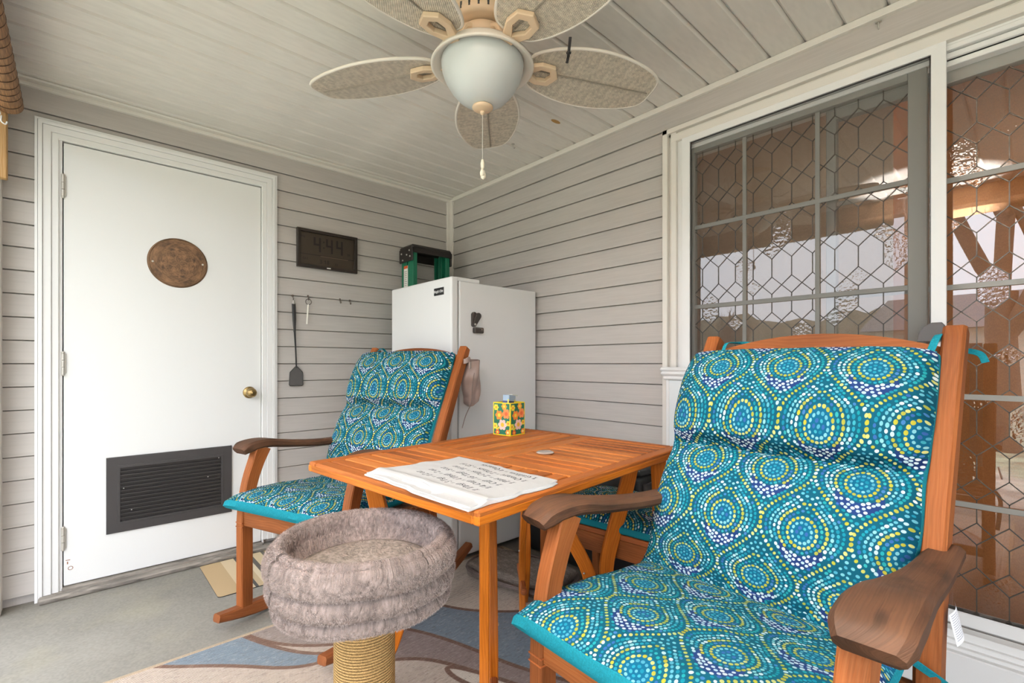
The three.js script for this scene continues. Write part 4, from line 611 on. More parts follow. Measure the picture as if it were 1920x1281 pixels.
  const post = new THREE.CylinderGeometry(0.068, 0.068, yb - 0.02, 48, 1); { const uv = post.attributes.uv; for (let i = 0; i < uv.count; i++) uv.setXY(i, uv.getX(i) * 0.4, uv.getY(i) * (yb - 0.02)); } mesh('sisal_post', mv(post, 0, (yb + 0.02) / 2, 0), mat.sisal, t).userData.label = 'tan sisal wrapped post';
  mesh('carpet_base', mv(new RoundedBoxGeometry(0.40, 0.03, 0.40, 3, 0.012), 0, 0.022, 0), mat.plushIn, t);
}

// ------------------------------------------------------------------ ottoman, tote and cat pad under the table
{
  const t = thing('ottoman', 'low wooden ottoman with curved runners pushed under the table', 'ottoman', [-0.44, 0.008, 1.86], 0.10), w = 0.25, dpt = 0.2;
  for (const s of [-1, 1]) {
    const run = []; for (let i = 0; i <= 10; i++) { const f = 0.26 - 0.52 * i / 10; run.push(p3(f, 0.024 + f * f * 0.3, s * w)); } mesh('runner', sweep(run, L, 0.036, [0.03, 0.045, 0.045, 0.045, 0.03], 0.005), mat.runner, t);
    for (const f of [-dpt, dpt]) mesh('leg', sweep([p3(f, 0.04, s * w), p3(f, 0.40, s * w)], L, 0.036, 0.04, 0.004), mat.chair, t);
    mesh('side_rail', lim(-dpt, dpt, 0.335, 0.40, s * w - 0.012, s * w + 0.012), mat.chair, t);
    mesh('end_rail', lim(-s * dpt - 0.013, -s * dpt + 0.013, 0.335, 0.405, -w, w), mat.chair, t);
    mesh('ledge', lim(-s * dpt - 0.012, -s * dpt + 0.012, 0.405, 0.425, -w + 0.02, w - 0.02), mat.chairRed, t);
  }
  for (let i = 0; i < 5; i++) mesh('slat', lim(-0.17 + i * 0.076, -0.11 + i * 0.076, 0.402, 0.416, -w + 0.01, w - 0.01), mat.chair, t);
  const c = thing('ottoman_cushion', 'teal dotted cushion lying on the ottoman under the table', 'cushion', [-0.44, 0.008, 1.86], 0.10);
  const cw = 0.25, cd = 0.215, y0 = 0.427, P = (i, j) => { const a = i * 2 - 1, b = j * 2 - 1, e = Math.pow(Math.max(0, (1 - a ** 6) * (1 - b ** 6)), 0.45); return V3(a * cd, y0 + 0.028 + 0.034 * e + 0.008 * (fbm(i * 4, j * 4, 64, 64, 221, 3) - 0.5) * e, b * cw); };
  mesh('printed_cover', fixUp(grid(24, 26, P, (i, j) => [j * 0.5, i * 0.43])), mat.print, c);
  mesh('plain_band', mv(new RoundedBoxGeometry(cd * 2 + 0.006, 0.03, cw * 2 + 0.006, 3, 0.012), 0, y0 + 0.015, 0), mat.teal, c).userData.label = 'plain teal side band';
  // swing leg of the table
  const q = V3(-0.575, 0, 2.10).sub(TB.position).applyAxisAngle(V3(0, 1, 0), -TB.rotation.y);
  mesh('gate_leg', sweep(curve([V3(q.x - 0.005, 0.717, q.z), V3(q.x + 0.012, 0.55, q.z), V3(q.x + 0.006, 0.35, q.z), V3(q.x - 0.02, 0.010, q.z)], 16), V3(0.5, 0, -0.87), 0.028, 0.05, 0.003), mat.tedge, TB);
  const b = thing('storage_tote', 'black plastic storage tote against the siding under the table', 'storage tote', [-0.122, 0, 1.41], 0);
  const bm = S(C(0.012, 0.012, 0.013), { roughness: 0.35 });
  mesh('tub', mv(new RoundedBoxGeometry(0.17, 0.54, 0.74, 3, 0.03), 0, 0.272, 0), bm, b); mesh('lid', [mv(new RoundedBoxGeometry(0.20, 0.035, 0.78, 3, 0.012), 0, 0.56, 0), mv(new RoundedBoxGeometry(0.14, 0.02, 0.66, 2, 0.008), 0, 0.582, 0)], bm, b);
  for (const s of [-1, 1]) mesh('handle', lim(-0.05, 0.05, 0.46, 0.50, s * 0.372 - 0.012, s * 0.372 + 0.012, 0.006), bm, b);
  const cp = thing('cat_pad', 'grey carpeted cat pad on the floor under the table', 'cat pad', [-0.52, 0.0085, 1.33], 0.2);
  mesh('carpet_top', mv(new RoundedBoxGeometry(0.26, 0.075, 0.50, 4, 0.025), 0, 0.038, 0), mat.plushIn, cp); mesh('welt', tube([V3(-0.12, 0.05, -0.24), V3(0.12, 0.05, -0.24), V3(0.12, 0.05, 0.24), V3(-0.12, 0.05, 0.24)], 0.01, 60, 8, true), mat.plush, cp);
}
// ------------------------------------------------------------------ freezer
{
  const t = thing('freezer', 'white upright freezer with grey sides in the siding corner', 'freezer'), x0 = -0.607, x1 = -0.03, z0 = 0.302, z1 = 0.945, H = 1.512;
  mesh('cabinet', mv(new RoundedBoxGeometry(x1 - x0, H - 0.04, z1 - z0, 2, 0.006), (x0 + x1) / 2, 0.03 + (H - 0.04) / 2, (z0 + z1) / 2), mat.fridge, t);
  mesh('seal', lim(x0 - 0.008, x0 + 0.002, 0.07, H - 0.02, z0 + 0.012, z1 - 0.012, 0), S(C(0.3, 0.29, 0.28), { roughness: 0.8 }), t);
  mesh('door', mv(new RoundedBoxGeometry(0.044, H - 0.05, z1 - z0, 4, 0.010), x0 - 0.030, 0.06 + (H - 0.05) / 2, (z0 + z1) / 2), mat.fridge, t);
  mesh('hinge_cover', mv(new RoundedBoxGeometry(0.165, 0.022, 0.06, 2, 0.006), x0 + 0.06, H + 0.001, z1 - 0.036), mat.fridge, t);
  for (const [a, b] of [[x0 + 0.05, z0 + 0.06], [x0 + 0.05, z1 - 0.06], [x1 - 0.05, z0 + 0.06], [x1 - 0.05, z1 - 0.06]]) mesh('foot', mv(new THREE.CylinderGeometry(0.018, 0.02, 0.03, 14), a, 0.015, b), mat.black, t);
  const bd = canvasTex(256, 96, (g) => { g.fillStyle = '#17171a'; g.fillRect(0, 0, 256, 96); g.fillStyle = '#f2f2f2'; g.font = 'italic bold 50px serif'; g.textAlign = 'center'; g.fillText('Magic Chef', 128, 64); });
  const b1 = mesh('badge', mv(new THREE.PlaneGeometry(0.088, 0.036).rotateY(-Math.PI / 2), x0 - 0.0557, 1.452, z1 - 0.115), S(C(1, 1, 1), { map: bd, roughness: 0.4 }), t); b1.userData.label = 'small black name badge';
  mesh('badge_plate', mv(cbox(0.004, 0.040, 0.092, 0.001), x0 - 0.0535, 1.452, z1 - 0.115), mat.black, t);
  // magnets on the side
  const q = at(888, 600, 2, z1), r = at(894, 620, 2, z1), caps = (len, w, th) => { const sh = new THREE.Shape(); sh.absarc(0, len / 2 - w / 2, w / 2, 0, Math.PI); sh.absarc(0, -len / 2 + w * 0.32, w * 0.32, Math.PI, 2 * Math.PI); return ext(sh, th, 0.002); };
  const cl1 = thing('clip_magnet', 'black two-lobed clip magnet on the freezer side', 'magnet', [q.x, q.y, z1 + 0.002]);
  const dk = S(C(0.035, 0.028, 0.024), { roughness: 0.5 });
  mesh('jaw', caps(0.078, 0.030, 0.008).rotateZ(-0.10).translate(-0.004, 0.002, 0), dk, cl1); mesh('jaw', caps(0.080, 0.030, 0.010).rotateZ(-0.52).translate(0.010, 0, 0.006), dk, cl1); mesh('pivot', mv(new THREE.CylinderGeometry(0.006, 0.006, 0.022, 12).rotateX(Math.PI / 2), -0.006, -0.026, 0.012), mat.steel, cl1);
  const cl2 = thing('bar_magnet', 'black rectangular magnet on the freezer side below the clip', 'magnet', [r.x, r.y, z1]);
  mesh('magnet_body', mv(new RoundedBoxGeometry(0.064, 0.032, 0.026, 3, 0.007), 0, 0, 0.0135), dk, cl2); mesh('magnet_stud', mv(new THREE.CylinderGeometry(0.003, 0.003, 0.002, 10).rotateX(Math.PI / 2), 0.014, 0.004, 0.027), mat.steel, cl2);
}
// ------------------------------------------------------------------ step ladder behind the freezer
{
  const t = thing('step_ladder', 'green folded step ladder with black top cap behind the freezer', 'ladder'), x0 = -0.485, x1 = -0.165, z0 = 0.085, z1 = 0.255, H = 1.852;
  mesh('top_cap', [lim(x0, x1, H - 0.032, H, z0, z1, 0.012), lim(x0, x0 + 0.012, H - 0.11, H - 0.02, z0, z1, 0.004), lim(x1 - 0.012, x1, H - 0.11, H - 0.02, z0, z1, 0.004), lim(x0, x1, H - 0.085, H - 0.02, z0, z0 + 0.012, 0.003), lim(x0 + 0.0, x1, H - 0.055, H - 0.02, z1 - 0.01, z1, 0.003)], S(C(0.018, 0.013, 0.012), { roughness: 0.45 }), t).userData.label = 'black top cap';
  const rail = (x, z, s) => [lim(x - 0.004, x + 0.004, 0, H - 0.03, z - 0.033, z + 0.033, 0.002), lim(x, x + s * 0.028, 0, H - 0.03, z - 0.033, z - 0.026, 0.002), lim(x, x + s * 0.028, 0, H - 0.03, z + 0.026, z + 0.033, 0.002)];
  for (const [x, s] of [[x0 + 0.018, 1], [x1 - 0.018, -1]]) { mesh('front_rail', rail(x, z1 - 0.045, s), mat.green, t); mesh('rear_rail', rail(x, z0 + 0.042, s), mat.green, t); }
  for (let i = 1; i < 6; i++) mesh('step', lim(x0 + 0.02, x1 - 0.02, i * 0.3 - 0.02, i * 0.3 + 0.006, z1 - 0.08, z1 - 0.01, 0.003), mat.steel, t);
  mesh('rear_brace', [0.35, 0.85, 1.3].map((y) => lim(x0 + 0.02, x1 - 0.02, y, y + 0.02, z0 + 0.03, z0 + 0.045, 0.002)), mat.steel, t);
  const lb = canvasTex(64, 256, (g) => { g.fillStyle = '#efeae2'; g.fillRect(0, 0, 64, 256); g.fillStyle = '#d8541f'; g.fillRect(0, 0, 64, 14); g.fillStyle = '#8b8984'; for (let i = 0; i < 22; i++) g.fillRect(8, 28 + i * 10, rr(30, 48), 3); });
  mesh('warning_label', mv(new THREE.PlaneGeometry(0.05, 0.34).rotateY(-Math.PI / 2), x0 + 0.0132, 1.55, z1 - 0.105), S(C(1, 1, 1), { map: lb, roughness: 0.5 }), t).userData.label = 'white label with orange top';
  mesh('label_plate', lim(x0 + 0.0136, x0 + 0.016, 1.38, 1.72, z1 - 0.13, z1 - 0.08, 0), mat.white, t);
  for (const [y, z] of [[0.03, 0.2], [0.045, 0.6], [0.075, 0.3], [0.06, 0.85], [0.02, 0.8]]) mesh('rivet', mv(new THREE.SphereGeometry(0.006, 10, 8), x0 - 0.001, H - 0.02 - y, z0 + z * (z1 - z0)), mat.steel, t);
  mesh('rivet', mv(new THREE.CylinderGeometry(0.014, 0.014, 0.004, 16), -0.31, H - 0.034, z1 - 0.06), mat.steel, t);
}
// ------------------------------------------------------------------ things on the door wall
{
  const pq = thing('oval_plaque', 'round tarnished bronze plaque screwed to the white door', 'plaque', [-1.7195, 1.583, 0.0065]);
  mesh('plate', lathe([[0, 0.006], [0.06, 0.0062], [0.118, 0.005], [0.1275, 0.0035], [0.129, 0.0]], 64).rotateX(Math.PI / 2).scale(1.01, 0.99, 1), mat.plaque, pq);
  mesh('rim', new THREE.TorusGeometry(0.123, 0.0022, 8, 64).translate(0, 0, 0.0045), mat.plaque, pq);
  for (const s of [-1, 1]) mesh('screw', mv(new THREE.SphereGeometry(0.005, 10, 8).scale(1, 1, 0.6), s * 0.107, s * 0.006, 0.007), S(C(0.7, 0.66, 0.6), { metalness: 0.6, roughness: 0.4 }), pq);
  { const seal = [mv(new THREE.TorusGeometry(0.085, 0.0009, 6, 60), 0, 0, 0.0056)]; mesh('worn_relief', seal, mat.plaque, pq); }
  // clock
  const W = 0.372, H = 0.230, ck = thing('wall_clock', 'dark brown rectangular digital wall clock on the siding', 'clock', [-0.947, 1.764, 0.0135]);
  const fr = shapeOf([[-W / 2, -H / 2], [W / 2, -H / 2], [W / 2, H / 2], [-W / 2, H / 2]]); fr.holes.push(new THREE.Path([[-W / 2 + 0.014, -H / 2 + 0.014], [-W / 2 + 0.014, H / 2 - 0.014], [W / 2 - 0.014, H / 2 - 0.014], [W / 2 - 0.014, -H / 2 + 0.014]].map((p) => new THREE.Vector2(...p))));
  mesh('clock_frame', ext(fr, 0.020, 0.002), S(C(0.016, 0.010, 0.007), { roughness: 0.4 }), ck);
  const lcd = canvasTex(1024, 600, (g) => {
    g.fillStyle = '#3a3025'; g.fillRect(0, 0, 1024, 600); g.fillStyle = '#120c0b';
    const seg = (x, y, w, h, t, on) => { for (const k of on) { if (k === 'f') g.fillRect(x, y, t, h / 2); if (k === 'b') g.fillRect(x + w - t, y, t, h / 2); if (k === 'g') g.fillRect(x, y + h / 2 - t / 2, w, t); if (k === 'c') g.fillRect(x + w - t, y + h / 2, t, h / 2); } };
    seg(255, 75, 130, 260, 34, 'fbgc'); g.fillRect(425, 130, 26, 26); g.fillRect(425, 235, 26, 26); seg(480, 75, 125, 260, 34, 'fbgc'); seg(670, 75, 125, 260, 34, 'fbgc');
    g.font = 'bold 52px sans-serif'; g.fillText('PM', 28, 110); g.font = 'bold 56px sans-serif'; g.fillText('SAT', 60, 500); g.font = 'bold 96px sans-serif'; g.fillText('3 18', 360, 540); g.font = 'bold 56px sans-serif'; g.fillText('72', 640, 545); g.fillText('39', 880, 330);
    g.fillRect(0, 392, 1024, 12); g.fillStyle = '#8a7660'; g.fillRect(380, 404, 520, 5);
  });
  mesh('clock_face', mv(new THREE.PlaneGeometry(W - 0.026, H - 0.026), 0, 0, 0.006), S(C(0.9, 0.9, 0.9), { map: lcd, roughness: 0.35 }), ck).userData.label = 'dark display reading 4:44';
  mesh('clock_back', lim(-W / 2 + 0.004, W / 2 - 0.004, -H / 2 + 0.004, H / 2 - 0.004, 0, 0.005, 0), mat.black, ck);
  mesh('maker_mark', lim(-0.012, 0.012, -H / 2 + 0.0035, -H / 2 + 0.0095, 0.0222, 0.0232, 0.0003), mat.white, ck);
  // hooks
  const hook = (x, y, label) => { const h = thing('wall_hook', label, 'hook', [x, y, 0.0145], 0, 'small metal hooks under a siding lap'); mesh('hook_wire', tube([V3(0, 0.008, -0.002), V3(0, 0.004, 0.006), V3(0, -0.012, 0.007), V3(0, -0.019, 0.013), V3(0, -0.010, 0.020)], 0.0026, 20, 6), mat.oldMetal, h); mesh('hook_plate', lim(-0.005, 0.005, -0.002, 0.012, -0.001, 0.003, 0.0005), mat.oldMetal, h); };
  hook(-1.156, 1.462, 'small metal hook holding the fly swatter'); hook(-1.067, 1.468, 'small metal hook holding the keyring tool'); hook(-0.868, 1.466, 'empty metal hook under a siding lap, next to the keyring tool'); hook(-0.803, 1.464, 'empty metal hook under a siding lap, the one nearer the freezer');
  // fly swatter
  const fs = thing('fly_swatter', 'black fly swatter hanging on the siding by the white door', 'fly swatter', [-1.155, 1.448, 0.030]);
  const tilt = new THREE.Group();
  mesh('handle', sweep([V3(0, -0.03, 0), V3(0.004, -0.12, 0), V3(0.006, -0.20, 0)], V3(1, 0, 0), [0.020, 0.019, 0.012], [0.016, 0.016, 0.01], 0.004), mat.black, fs);
  mesh('shaft', sweep([V3(0.006, -0.19, 0), V3(0.012, -0.30, -0.002), V3(0.017, -0.412, -0.004)], V3(1, 0, 0), [0.012, 0.008, 0.008], 0.006, 0.002), mat.black, fs);
  mesh('hanger', [tube([V3(-0.006, -0.012, 0), V3(-0.004, 0.0, -0.004), V3(0, 0.006, -0.004), V3(0.004, 0, -0.004), V3(0.006, -0.012, 0)], 0.0012, 20, 6), mv(new THREE.CylinderGeometry(0.006, 0.010, 0.02, 12), 0, -0.022, 0)], mat.steel, fs);
  { const sh = shapeOf([[0.012, -0.405], [0.022, -0.405], [0.052, -0.438], [0.055, -0.512], [0.050, -0.518], [-0.018, -0.518], [-0.023, -0.512], [-0.018, -0.438]]); const hole = []; mesh('paddle', mv(ext(sh, 0.003, 0.0012), 0, 0, -0.008), S(C(0.075, 0.07, 0.067), { roughness: 0.6 }), fs); const rims = []; const o = sh.getPoints(); o.forEach((p, i) => { const q = o[(i + 1) % o.length]; if (p.distanceTo(q) > 0.001) rims.push(rod(V3(p.x, p.y, -0.0055), V3(q.x, q.y, -0.0055), 0.0026, 6)); }); mesh('paddle_rim', rims, mat.black, fs); }
  // keyring tool
  const kt = thing('keyring_tool', 'thin pale metal rod hanging from a ring on the siding', 'key ring', [-1.067, 1.452, 0.026]);
  mesh('ring', mv(new THREE.TorusGeometry(0.017, 0.0021, 8, 32), 0.0, -0.014, 0), mat.oldMetal, kt); mesh('rod', [sweep([V3(-0.002, -0.03, 0), V3(-0.010, -0.15, 0)], V3(1, 0, 0), [0.008, 0.009], 0.005, 0.0015)], S(C(0.92, 0.88, 0.78), { roughness: 0.35 }), kt);
}
{ // small things at the foot of the siding
  const a = thing('wooden_peg', 'small tan rounded wooden peg at the foot of the siding by the white door', 'peg', [-1.222, 0, 0.045]); mesh('peg_body', lathe([[0, 0.075], [0.008, 0.074], [0.014, 0.066], [0.015, 0.03], [0.017, 0.012], [0.014, 0.0], [0, 0]], 20), mat.pine, a); mesh('peg_knob', mv(new THREE.SphereGeometry(0.013, 14, 10), 0.0, 0.018, 0.02), mat.pine, a);
  const b = thing('plastic_tray', 'small white plastic tray at the foot of the siding', 'tray', [-1.135, 0, 0.07]); mesh('tray_rim', lathe([[0.045, 0.0], [0.058, 0.045], [0.062, 0.047], [0.060, 0.05], [0.055, 0.047], [0.044, 0.006], [0, 0.005]], 36), mat.white, b); mesh('tray_foot', mv(new THREE.CylinderGeometry(0.04, 0.042, 0.004, 30), 0, 0.002, 0), mat.white, b);
}
// ------------------------------------------------------------------ bag on the far chair's back post
{
  const w0 = p3(-0.50, 1.095, 0.29).applyMatrix4(new THREE.Matrix4().makeRotationY(0.357)).add(V3(-1.258, 0.008, 0.992));
  const t = thing('fabric_pouch', 'grey-pink satin pouch hanging on the far rocking chair post', 'pouch', [w0.x, w0.y, w0.z], 0.357 + 0.25);
  const sat = S(C(0.33, 0.245, 0.215), { roughness: 0.38, side: THREE.DoubleSide });
  const body = grid(30, 36, (i, j) => { const y = -0.025 - 0.205 * i, a = j * Math.PI * 2, wx = 0.040 + 0.012 * Math.sin(i * 3) + 0.010 * Math.exp(-Math.pow((i - 0.4) / 0.15, 2)) - 0.014 * Math.pow(i, 3), wz = 0.056 - 0.016 * i; const fold = 0.004 * Math.sin(a * 3 + i * 5) + 0.004 * Math.sin(a * 5 - i * 7); return V3(0.052 + 0.030 * i + (wx + fold) * Math.cos(a), y + 0.03 * Math.cos(a) * (i > 0.9 ? 1 : 0.2), 0.014 + (wz + fold) * Math.sin(a)); });
  mesh('pouch_body', body, sat, t);
  mesh('strap', [sweep(curve([V3(0.025, -0.03, 0.028), V3(-0.015, -0.02, 0.034), V3(-0.032, -0.03, 0.02), V3(-0.032, -0.03, -0.02), V3(0.02, -0.03, -0.03)], 24), V3(0, 1, 0), 0.024, 0.003, 0.001), sweep(curve([V3(0.02, -0.09, 0.05), V3(0.0, -0.16, 0.045), V3(0.03, -0.24, 0.03), V3(-0.01, -0.30, 0.015), V3(-0.02, -0.36, 0.0)], 24), V3(1, 0, 0), 0.010, 0.002, 0.0005)], sat, t);
  mesh('buckle', [mv(cbox(0.030, 0.034, 0.004, 0.001), -0.006, -0.05, 0.037)], S(C(0.50, 0.42, 0.38), { roughness: 0.4 }), t);
  mesh('snap', mv(new THREE.SphereGeometry(0.004, 8, 6), 0.075, -0.13, 0.05), mat.black, t);
}
// ------------------------------------------------------------------ white ledge cabinet by the patio door
{
  const t = thing('ledge_cabinet', 'narrow white cabinet with moulded top against the patio door frame', 'cabinet'), z0 = 1.842, z1 = 2.16;
  mesh('body', lim(-0.062, -0.036, 0, 0.985, z0, z1, 0.003), S(C(0.74, 0.77, 0.77), { roughness: 0.45 }), t);
  mesh('corner_bead', lim(-0.065, -0.04, 0, 0.985, z0 - 0.003, z0 + 0.012, 0.002), mat.white, t);
  mesh('moulded_top', [lim(-0.088, -0.034, 1.024, 1.045, z0 - 0.026, z1 + 0.03, 0.008), lim(-0.085, -0.034, 1.004, 1.026, z0 - 0.024, z1 + 0.03, 0.009), lim(-0.076, -0.034, 0.985, 1.006, z0 - 0.015, z1 + 0.02, 0.006)], mat.white, t);
}
// ------------------------------------------------------------------ ceiling fan
{
  const cx = -1.112, cz = 1.765, t = thing('ceiling_fan', 'tan ceiling fan with five woven blades and frosted glass bowl', 'ceiling fan', [cx, 0, cz]);
  mesh('motor_housing', lathe([[0, 2.312], [0.105, 2.312], [0.128, 2.300], [0.130, 2.262], [0.118, 2.235], [0.100, 2.215], [0.098, 2.205], [0.112, 2.196], [0.116, 2.178], [0.114, 2.166], [0.104, 2.158], [0.07, 2.156], [0, 2.156]], 64), mat.fan, t);
  for (let i = 0; i < 24; i++) { const a = i / 24 * Math.PI * 2; const m = mesh('vent_slot', new RoundedBoxGeometry(0.003, 0.022, 0.007, 2, 0.0014), mat.dark, t); m.position.set(Math.cos(a) * 0.1145, 2.184, Math.sin(a) * 0.1145); m.rotation.y = -a; }
  mesh('flywheel', lathe([[0, 2.156], [0.075, 2.156], [0.082, 2.15], [0.082, 2.128], [0.074, 2.122], [0, 2.122]], 48), mat.fan, t);
  mesh('fitter', lathe([[0.06, 2.122], [0.064, 2.118], [0.064, 2.108], [0.10, 2.100], [0.135, 2.086], [0.158, 2.066], [0.168, 2.050], [0.171, 2.045], [0.168, 2.041], [0.161, 2.042], [0.148, 2.053], [0.136, 2.062], [0.128, 2.068], [0.05, 2.07]], 72), mat.fanRim, t);
  const bowl = mesh('glass_bowl', lathe([[0.134, 2.066], [0.137, 2.055], [0.134, 2.030], [0.124, 2.002], [0.106, 1.972], [0.082, 1.945], [0.055, 1.927], [0.03, 1.919], [0, 1.917]], 72), mat.opal, t); bowl.userData.label = 'frosted white glass bowl';
  mesh('finial', [lathe([[0.0, 1.921], [0.026, 1.921], [0.034, 1.916], [0.035, 1.912], [0.028, 1.906], [0.012, 1.901], [0, 1.900]], 32), mv(new THREE.SphereGeometry(0.0085, 14, 10), 0, 1.897, 0)], mat.fan, t);
  { const c = [rod(V3(0, 1.895, 0), V3(0, 1.735, 0), 0.0011, 6)]; for (let i = 0; i < 40; i++) c.push(mv(new THREE.SphereGeometry(0.0021, 6, 4), 0, 1.892 - i * 0.004, 0)); const pc = mesh('pull_chain', c, mat.hinge, t); const tk = mesh('chain_tassel', [mv(lathe([[0, 0.02], [0.004, 0.018], [0.007, 0.005], [0.006, -0.008], [0.003, -0.014], [0, -0.015]], 14), 0.0, 1.722, 0), mv(lathe([[0, 0.016], [0.004, 0.014], [0.009, 0.0], [0.0085, -0.012], [0, -0.018]], 14), 0.003, 1.692, 0), mv(lathe([[0, 0.016], [0.003, 0.012], [0.008, 0.0], [0.007, -0.01], [0, -0.014]], 14), -0.004, 1.696, 0.003)], S(C(0.72, 0.66, 0.52), { roughness: 0.5 }), t); tk.userData.label = 'pale shell chain pull'; }
  const half = [[0.160, 0.044], [0.172, 0.064], [0.22, 0.094], [0.31, 0.122], [0.41, 0.131], [0.51, 0.119], [0.585, 0.097], [0.630, 0.073], [0.646, 0.050]];
  const out = [...half.map(([x, y]) => new THREE.Vector2(x, y)), ...half.slice().reverse().map(([x, y]) => new THREE.Vector2(x, -y))];
  const sp = new THREE.CatmullRomCurve3(out.map((p) => V3(p.x, 0, p.y)), true, 'centripetal').getPoints(90);
  const bladeShape = new THREE.Shape(sp.map((p) => new THREE.Vector2(p.x, p.z)));
  const bladeG = ext(bladeShape, 0.006, 0.001).rotateX(Math.PI / 2); { const p = bladeG.attributes.position, uv = bladeG.attributes.uv; for (let i = 0; i < p.count; i++) uv.setXY(i, p.getX(i) * 0.8 + p.getZ(i) * 0.6, p.getZ(i) * 0.8 - p.getX(i) * 0.6); }
  const rimG = tube(sp.slice(0, -1).map((p) => V3(p.x, -0.003, p.z)), 0.0055, 140, 8, true);
  const ribG = rod(V3(0.18, -0.0085, 0), V3(0.635, -0.0085, 0), 0.0028, 6);
  const loop = new THREE.Shape([[0.118, -0.012], [0.150, -0.022], [0.200, -0.042], [0.246, -0.038], [0.268, 0], [0.246, 0.038], [0.200, 0.042], [0.150, 0.022], [0.118, 0.012]].map((p) => new THREE.Vector2(...p))); const hl = new THREE.Path([[0.162, 0], [0.200, 0.026], [0.234, 0.024], [0.247, 0], [0.234, -0.024], [0.200, -0.026]].map((p) => new THREE.Vector2(...p))); loop.holes.push(hl);
  const loopG = ext(loop, 0.010, 0.003).rotateX(Math.PI / 2);
  for (let i = 0; i < 5; i++) {
    const a = THREE.MathUtils.degToRad(-48 + i * 72), b = put(new THREE.Group(), 'blade', t); b.position.set(0, 2.088, 0); b.rotation.set(0, -a, 0);
    const tip = put(new THREE.Group(), 'blade_tilt', b);
    const bl = new THREE.Matrix4().makeRotationX(-0.16).setPosition(0, -0.006, 0);
    mesh('woven_panel', bladeG.clone().applyMatrix4(bl), mat.woven, b); mesh('blade_rim', rimG.clone().applyMatrix4(bl), mat.fanRim, b); mesh('midrib', ribG.clone().applyMatrix4(bl), mat.woven, b);
    b.remove(tip);
    mesh('blade_iron', [loopG.clone().applyMatrix4(new THREE.Matrix4().makeRotationX(-0.16).setPosition(0, -0.018, 0)), sweep(curve([V3(0.07, 0.048, 0), V3(0.095, 0.040, 0), V3(0.115, 0.008, 0), V3(0.14, -0.022, 0)], 14), V3(0, 0, 1), [0.05, 0.034, 0.03, 0.036], [0.020, 0.016, 0.014, 0.012], 0.004)], mat.fan, b);
  }
  const q = at(1066, 95, 1, 2.075), ct = thing('cable_tie', 'black tie looped over the edge of a fan blade', 'tie', [q.x, 2.068, q.z], 0);
  mesh('loop', sweep(curve([V3(-0.030, 0.020, 0.033), V3(-0.012, 0.004, 0.013), V3(0, -0.006, 0), V3(0.022, -0.006, -0.024), V3(0.03, -0.004, -0.033)].map((p) => p), 16), V3(0.74, 0, 0.67), 0.009, 0.004, 0.001), mat.black, ct); mesh('clasp', mv(cbox(0.013, 0.008, 0.013, 0.002), -0.004, -0.004, 0.004), mat.black, ct);
}
// small hooks in the ceiling
{
  const hk = (p, label) => { const h = thing('screw_hook', label, 'hook', [p.x, p.y, p.z]); mesh('hook_wire', tube([V3(0, 0, 0), V3(0, -0.014, 0), V3(0.008, -0.024, 0), V3(0.014, -0.014, 0)], 0.0022, 16, 6), mat.hinge, h); mesh('hook_collar', mv(new THREE.CylinderGeometry(0.009, 0.009, 0.003, 14), 0, -0.0015, 0), mat.hinge, h); };
  hk(at(962, 270, 1, CEIL), 'small screw hook in the ceiling boards beyond the fan'); const p = at(1647, 47, 0, -0.014); hk(V3(p.x, p.y + 0.012, p.z), 'small screw hook in the siding above the patio door');
}
// ------------------------------------------------------------------ bamboo blinds along the open side
{
  const roll = (z0, z1, label) => { const t = thing('bamboo_blind', label, 'blind', [-2.318, 2.135, 0], 0); const R = 0.044;
    const prof = []; for (let i = 0; i <= 60; i++) { const a = i / 60 * Math.PI * 2 * 1.0, r = R * (1 + 0.05 * Math.cos(a * 2 + 0.4)); prof.push([Math.cos(a) * r, Math.sin(a) * r]); }
    const body = grid(2, 60, (i, j) => { const q = prof[Math.round(j * 60)]; return V3(q[0], q[1], z0 + (z1 - z0) * i); }, (i, j) => [i * (z1 - z0), j * 0.28]); const caps = [z0, z1].map((z) => mv(new THREE.CircleGeometry(R * 0.98, 32), 0, 0, z)); const mm = mat.bamboo.clone(); mm.side = THREE.DoubleSide;
    mesh('rolled_slats', [body, ...caps], mm, t); const n = Math.floor((z1 - z0) / 0.062); for (let i = 1; i < n; i++) { const m = mesh('twine', new THREE.TorusGeometry(R * 1.035, 0.0016, 6, 40), mat.twine, t); m.position.set(0, 0, z0 + i * 0.062 + rr(-0.006, 0.006)); m.rotation.y = rr(-0.06, 0.06); }
    mesh('valance', [lim(-0.045, -0.035, 0.02, 0.17, z0, z1, 0.001)], mat.bamboo, t); mesh('bracket', [lim(-0.07, -0.02, -0.055, -0.047, z0 - 0.0, z0 + 0.03, 0.001)], mat.white, t);
    mesh('cord_hook', tube([V3(-0.02, -0.05, z0 - 0.02), V3(-0.02, -0.075, z0 - 0.02), V3(-0.008, -0.082, z0 - 0.02), V3(-0.004, -0.07, z0 - 0.02)], 0.003, 16, 6), mat.white, t); return t; };
  roll(0.15, 2.30, 'rolled brown bamboo blind tied with dark twine under the ceiling beside the door wall'); roll(2.42, 4.6, 'rolled brown bamboo blind further along the open porch side');
}
